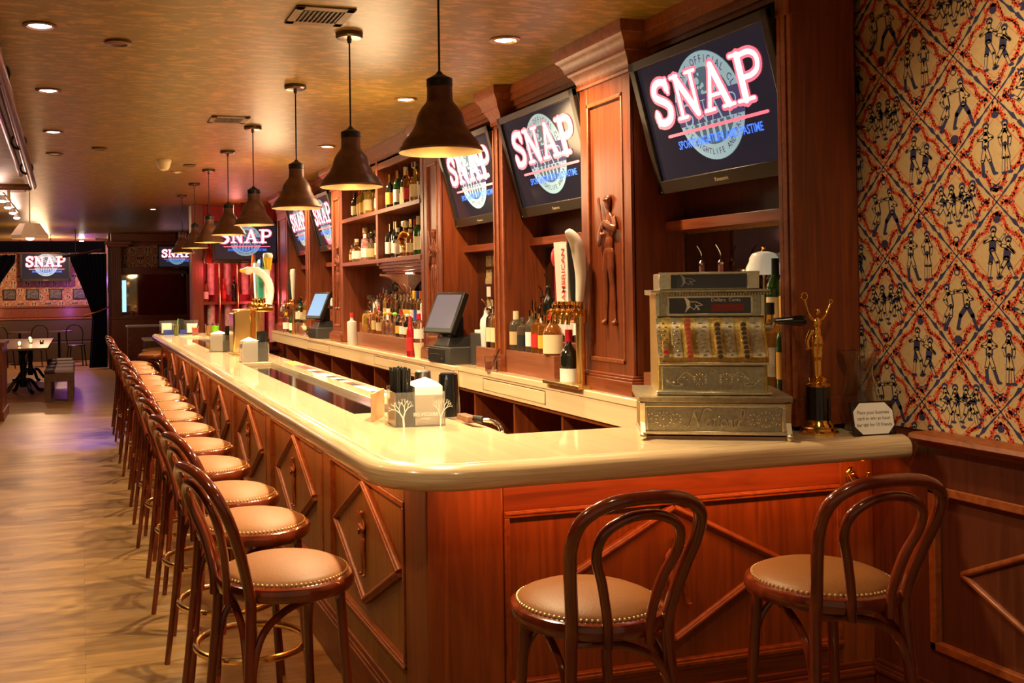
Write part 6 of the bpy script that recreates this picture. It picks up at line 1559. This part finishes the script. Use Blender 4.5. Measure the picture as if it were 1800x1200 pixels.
for k, (x, y) in enumerate(((-1.35, 24.4), (-.5, 24.4))):
    t = thing('cafe_table', ['small dark round table left before the banquette', 'small dark round table right before the banquette'][k], 'table', (x, y, 0))
    q = MB(); q.cyl((0, 0, .72), .30, .025, 28); q.build('table_top', oak_dark, t); q = MB(); q.cyl((0, 0, .02), .03, .70, 12); q.build('pedestal', iron, t); q = MB(); q.cyl((0, 0, 0), .2, .02, 24); q.build('foot', iron, t)
# long dining table with iron pedestals, candles and block stools
t = thing('dining_table', 'long dark wood dining table with candles at the left of the room', 'table', (-.92, 18.6, 0))
q = MB(); q.box(-.42, .40, -1.7, 1.9, .715, .75)
q.build('table_top', oak_dark, t, bevel=.004)
for yy in (-1.2, 1.3):
    q = MB(); q.lathe([(.05, .10), (.06, .2), (.035, .3), (.05, .45), (.035, .6), (.09, .70), (.0, .715)], (0, yy, 0), 16)
    for a in range(4):
        an = a * PI / 2 + .5; q.tube(catmull([(0, yy, .22), (.14 * math.cos(an), yy + .14 * math.sin(an), .20), (.26 * math.cos(an), yy + .26 * math.sin(an), .05), (.34 * math.cos(an), yy + .34 * math.sin(an), .03)], 4), .028, 8)
    q.build('iron_pedestal', iron, t)
for k, (x, y) in enumerate(((-.98, 17.6), (-.85, 18.6), (-.90, 19.4), (-.66, 18.3))):
    t = thing('tea_light', ['nearest glowing tea light on the dining table', 'second glowing tea light on the dining table', 'farthest glowing tea light on the dining table', 'dim tea light at the right of the dining table'][k], 'candle', (x, y, .75), group='tea lights on the dining table')
    q = MB(); q.lathe([(.03, 0), (.035, .06), (.032, .06), (.027, .005), (0, .005)], n=16); q.build('holder', glass_smoke, t); q = MB(); q.ell((0, 0, .045), (.026, .026, .036) if k < 3 else (.01, .01, .01)); q.build('flame', candle_m, t)
def make_block_stool():
    t = thing('block_stool', '', 'stool', group='cushioned block stools at the dining table')
    q = MB(); q.box(-.21, .21, -.24, .24, .30, .42); q.build('seat_box', bench_wood, t, bevel=.004)
    for sx in (-1, 1):
        for sy in (-1, 1): q = MB(); q.box(sx * .16 - .045, sx * .16 + .045, sy * .19 - .045, sy * .19 + .045, 0, .30); q.build('leg', bench_wood, t, bevel=.003)
    q = MB(); q.box(-.21, -.07, -.24, .24, .42, .475); q.build('cushion_edge', cush_d, t, bevel=.02); q = MB(); q.box(-.068, .21, -.24, .24, .42, .48); q.build('cushion', cush_l, t, bevel=.02)
    return t
BS = make_block_stool()
pos = [(-.33, 16.0), (-.33, 16.75), (-.33, 17.5), (-.36, 18.3), (-1.5, 16.4), (-1.5, 17.2), (-1.5, 18.0)]
bl = ['nearest cushioned block stool on the right of the dining table', 'second block stool on the right of the dining table', 'third block stool on the right of the dining table', 'farthest block stool on the right of the dining table', 'nearest block stool on the left of the dining table', 'second block stool on the left of the dining table', 'farthest block stool on the left of the dining table']
for k, (x, y) in enumerate(pos):
    if k == 0: BS.location = (x, y, 0); BS['label'] = bl[0]
    else: dup(BS, (x, y, 0), label=bl[k])
# billiard style hanging lamp
t = thing('hanging_panel_lamp', 'beige panelled hanging lamp in front of the far television', 'lamp', (-.59, 13.0, 2.28))
q = MB(); vs = []
for z, r, a_ in ((0, .225, 0), (.04, .235, 0), (.18, .13, 0), (.185, .12, 0)):
    for k in range(8):
        a = 2 * PI * (k + .5) / 8; vs.append((r * math.cos(a) * 1.0, r * math.sin(a), z))
q.add(vs, [(j * 8 + k, j * 8 + (k + 1) % 8, (j + 1) * 8 + (k + 1) % 8, (j + 1) * 8 + k) for j in range(3) for k in range(8)] + [tuple(range(24, 32))]); q.build('shade', mat('lamp_parchment', (.55, .36, .20), .6, emit=(.9, .55, .28), es=.18), t, smooth=False)
q = MB(); q.tube([(0, 0, .185), (0, 0, CEIL - 2.28)], .006, 8); q.build('chain', brass_dim, t)
q = MB(); q.ell((0, 0, .01), (.05, .05, .03)); q.build('bulb', bulb_m, t)
# ceiling pipes at the left
t = thing('ceiling_pipe', 'shiny copper brown sprinkler pipe along the left of the ceiling', 'pipe', (-.4, 8, 2.74))
Pm = rel(t)
q = MB(Pm); q.tube([(-.35, 3.5, 2.74), (-.47, 11.2, 2.74), (-.50, 11.32, 2.74)], .034, 14); q.tube([(-.50, 11.3, 2.74), (-1.6, 11.3, 2.74)], .034, 14); q.tube([(-.43, 3.5, 2.78), (-.55, 10.4, 2.77)], .022, 10); q.build('pipe_run', pipe_m, t)
for y in (5.6, 8.1, 9.8):
    x = -.35 - .12 * (y - 3.5) / 7.7; q = MB(Pm); q.torus((x - .02, y, 2.765), .052, .010, 20, 8, 'xz'); q.cyl((x - .02, y, 2.80), .012, .04, 10); q.build('pipe_hanger', iron, t)
q = MB(Pm); q.cyl((-.72, 11.3, 2.60), .016, .12, 10); q.cyl((-.72, 11.3, 2.60), .03, .006, 12); q.build('sprinkler_head', brass_dim, t)
# track lights at the far left ceiling
t = thing('track_light', 'white ceiling track with glowing spot lamps at the far left', 'track light', (-.9, 13, CEIL))
q = MB(); q.box(-.02, .02, -2.2, 3.2, -.025, 0); q.build('track', white, t)
for k in range(6):
    q = MB(); q.lathe([(.03, 0), (.045, -.07), (0, -.07)], (0, -1.9 + k * .95, -.03), 14); q.build('spot_head', white, t)
    q = MB(); q.ell((0, -1.9 + k * .95, -.105), (.045, .045, .02)); q.build('spot_lamp', dl_glow, t)
    point('track_lamp', (-.9, 11.1 + k * .95, 2.66), 3.5, (1.0, .62, .52), .05)
for k, (x, y, lab) in enumerate(((-1.4, 9.5, 'flat beige ceiling panel at the left edge of the ceiling'), (-.9, 12.3, 'thin ceiling panel behind the copper pipe'))):
    q = MB(); q.box(-.3, .3, -.15, .15, -.05, 0); o = q.build('ceiling_panel', mat('panel_beige', (.35, .25, .18), .5) if k == 0 else MATS['panel_beige'], bevel=.01); o.location = (x, y, CEIL); tag(o, lab, 'panel')
# neon tubes above the booth opening
q = MB(); q.tube([(-1.5, 25.2, 2.66), (-.2, 25.2, 2.66)], .015, 8); q.tube([(.0, 24.8, 2.74), (.35, 24.8, 2.70)], .02, 8); o = q.build('neon_strip', neon_tube); tag(o, 'red neon tubes near the ceiling of the booth room', 'light')
q = MB(); q.tube([(.02, 24.0, 2.80), (.02, 24.0, 2.70)], .05, 12); q.ell((.02, 24.0, 2.68), (.06, .06, .03)); o = q.build('spot_lamp', dl_glow); tag(o, 'bright round spot near the ceiling over the right curtain', 'light')
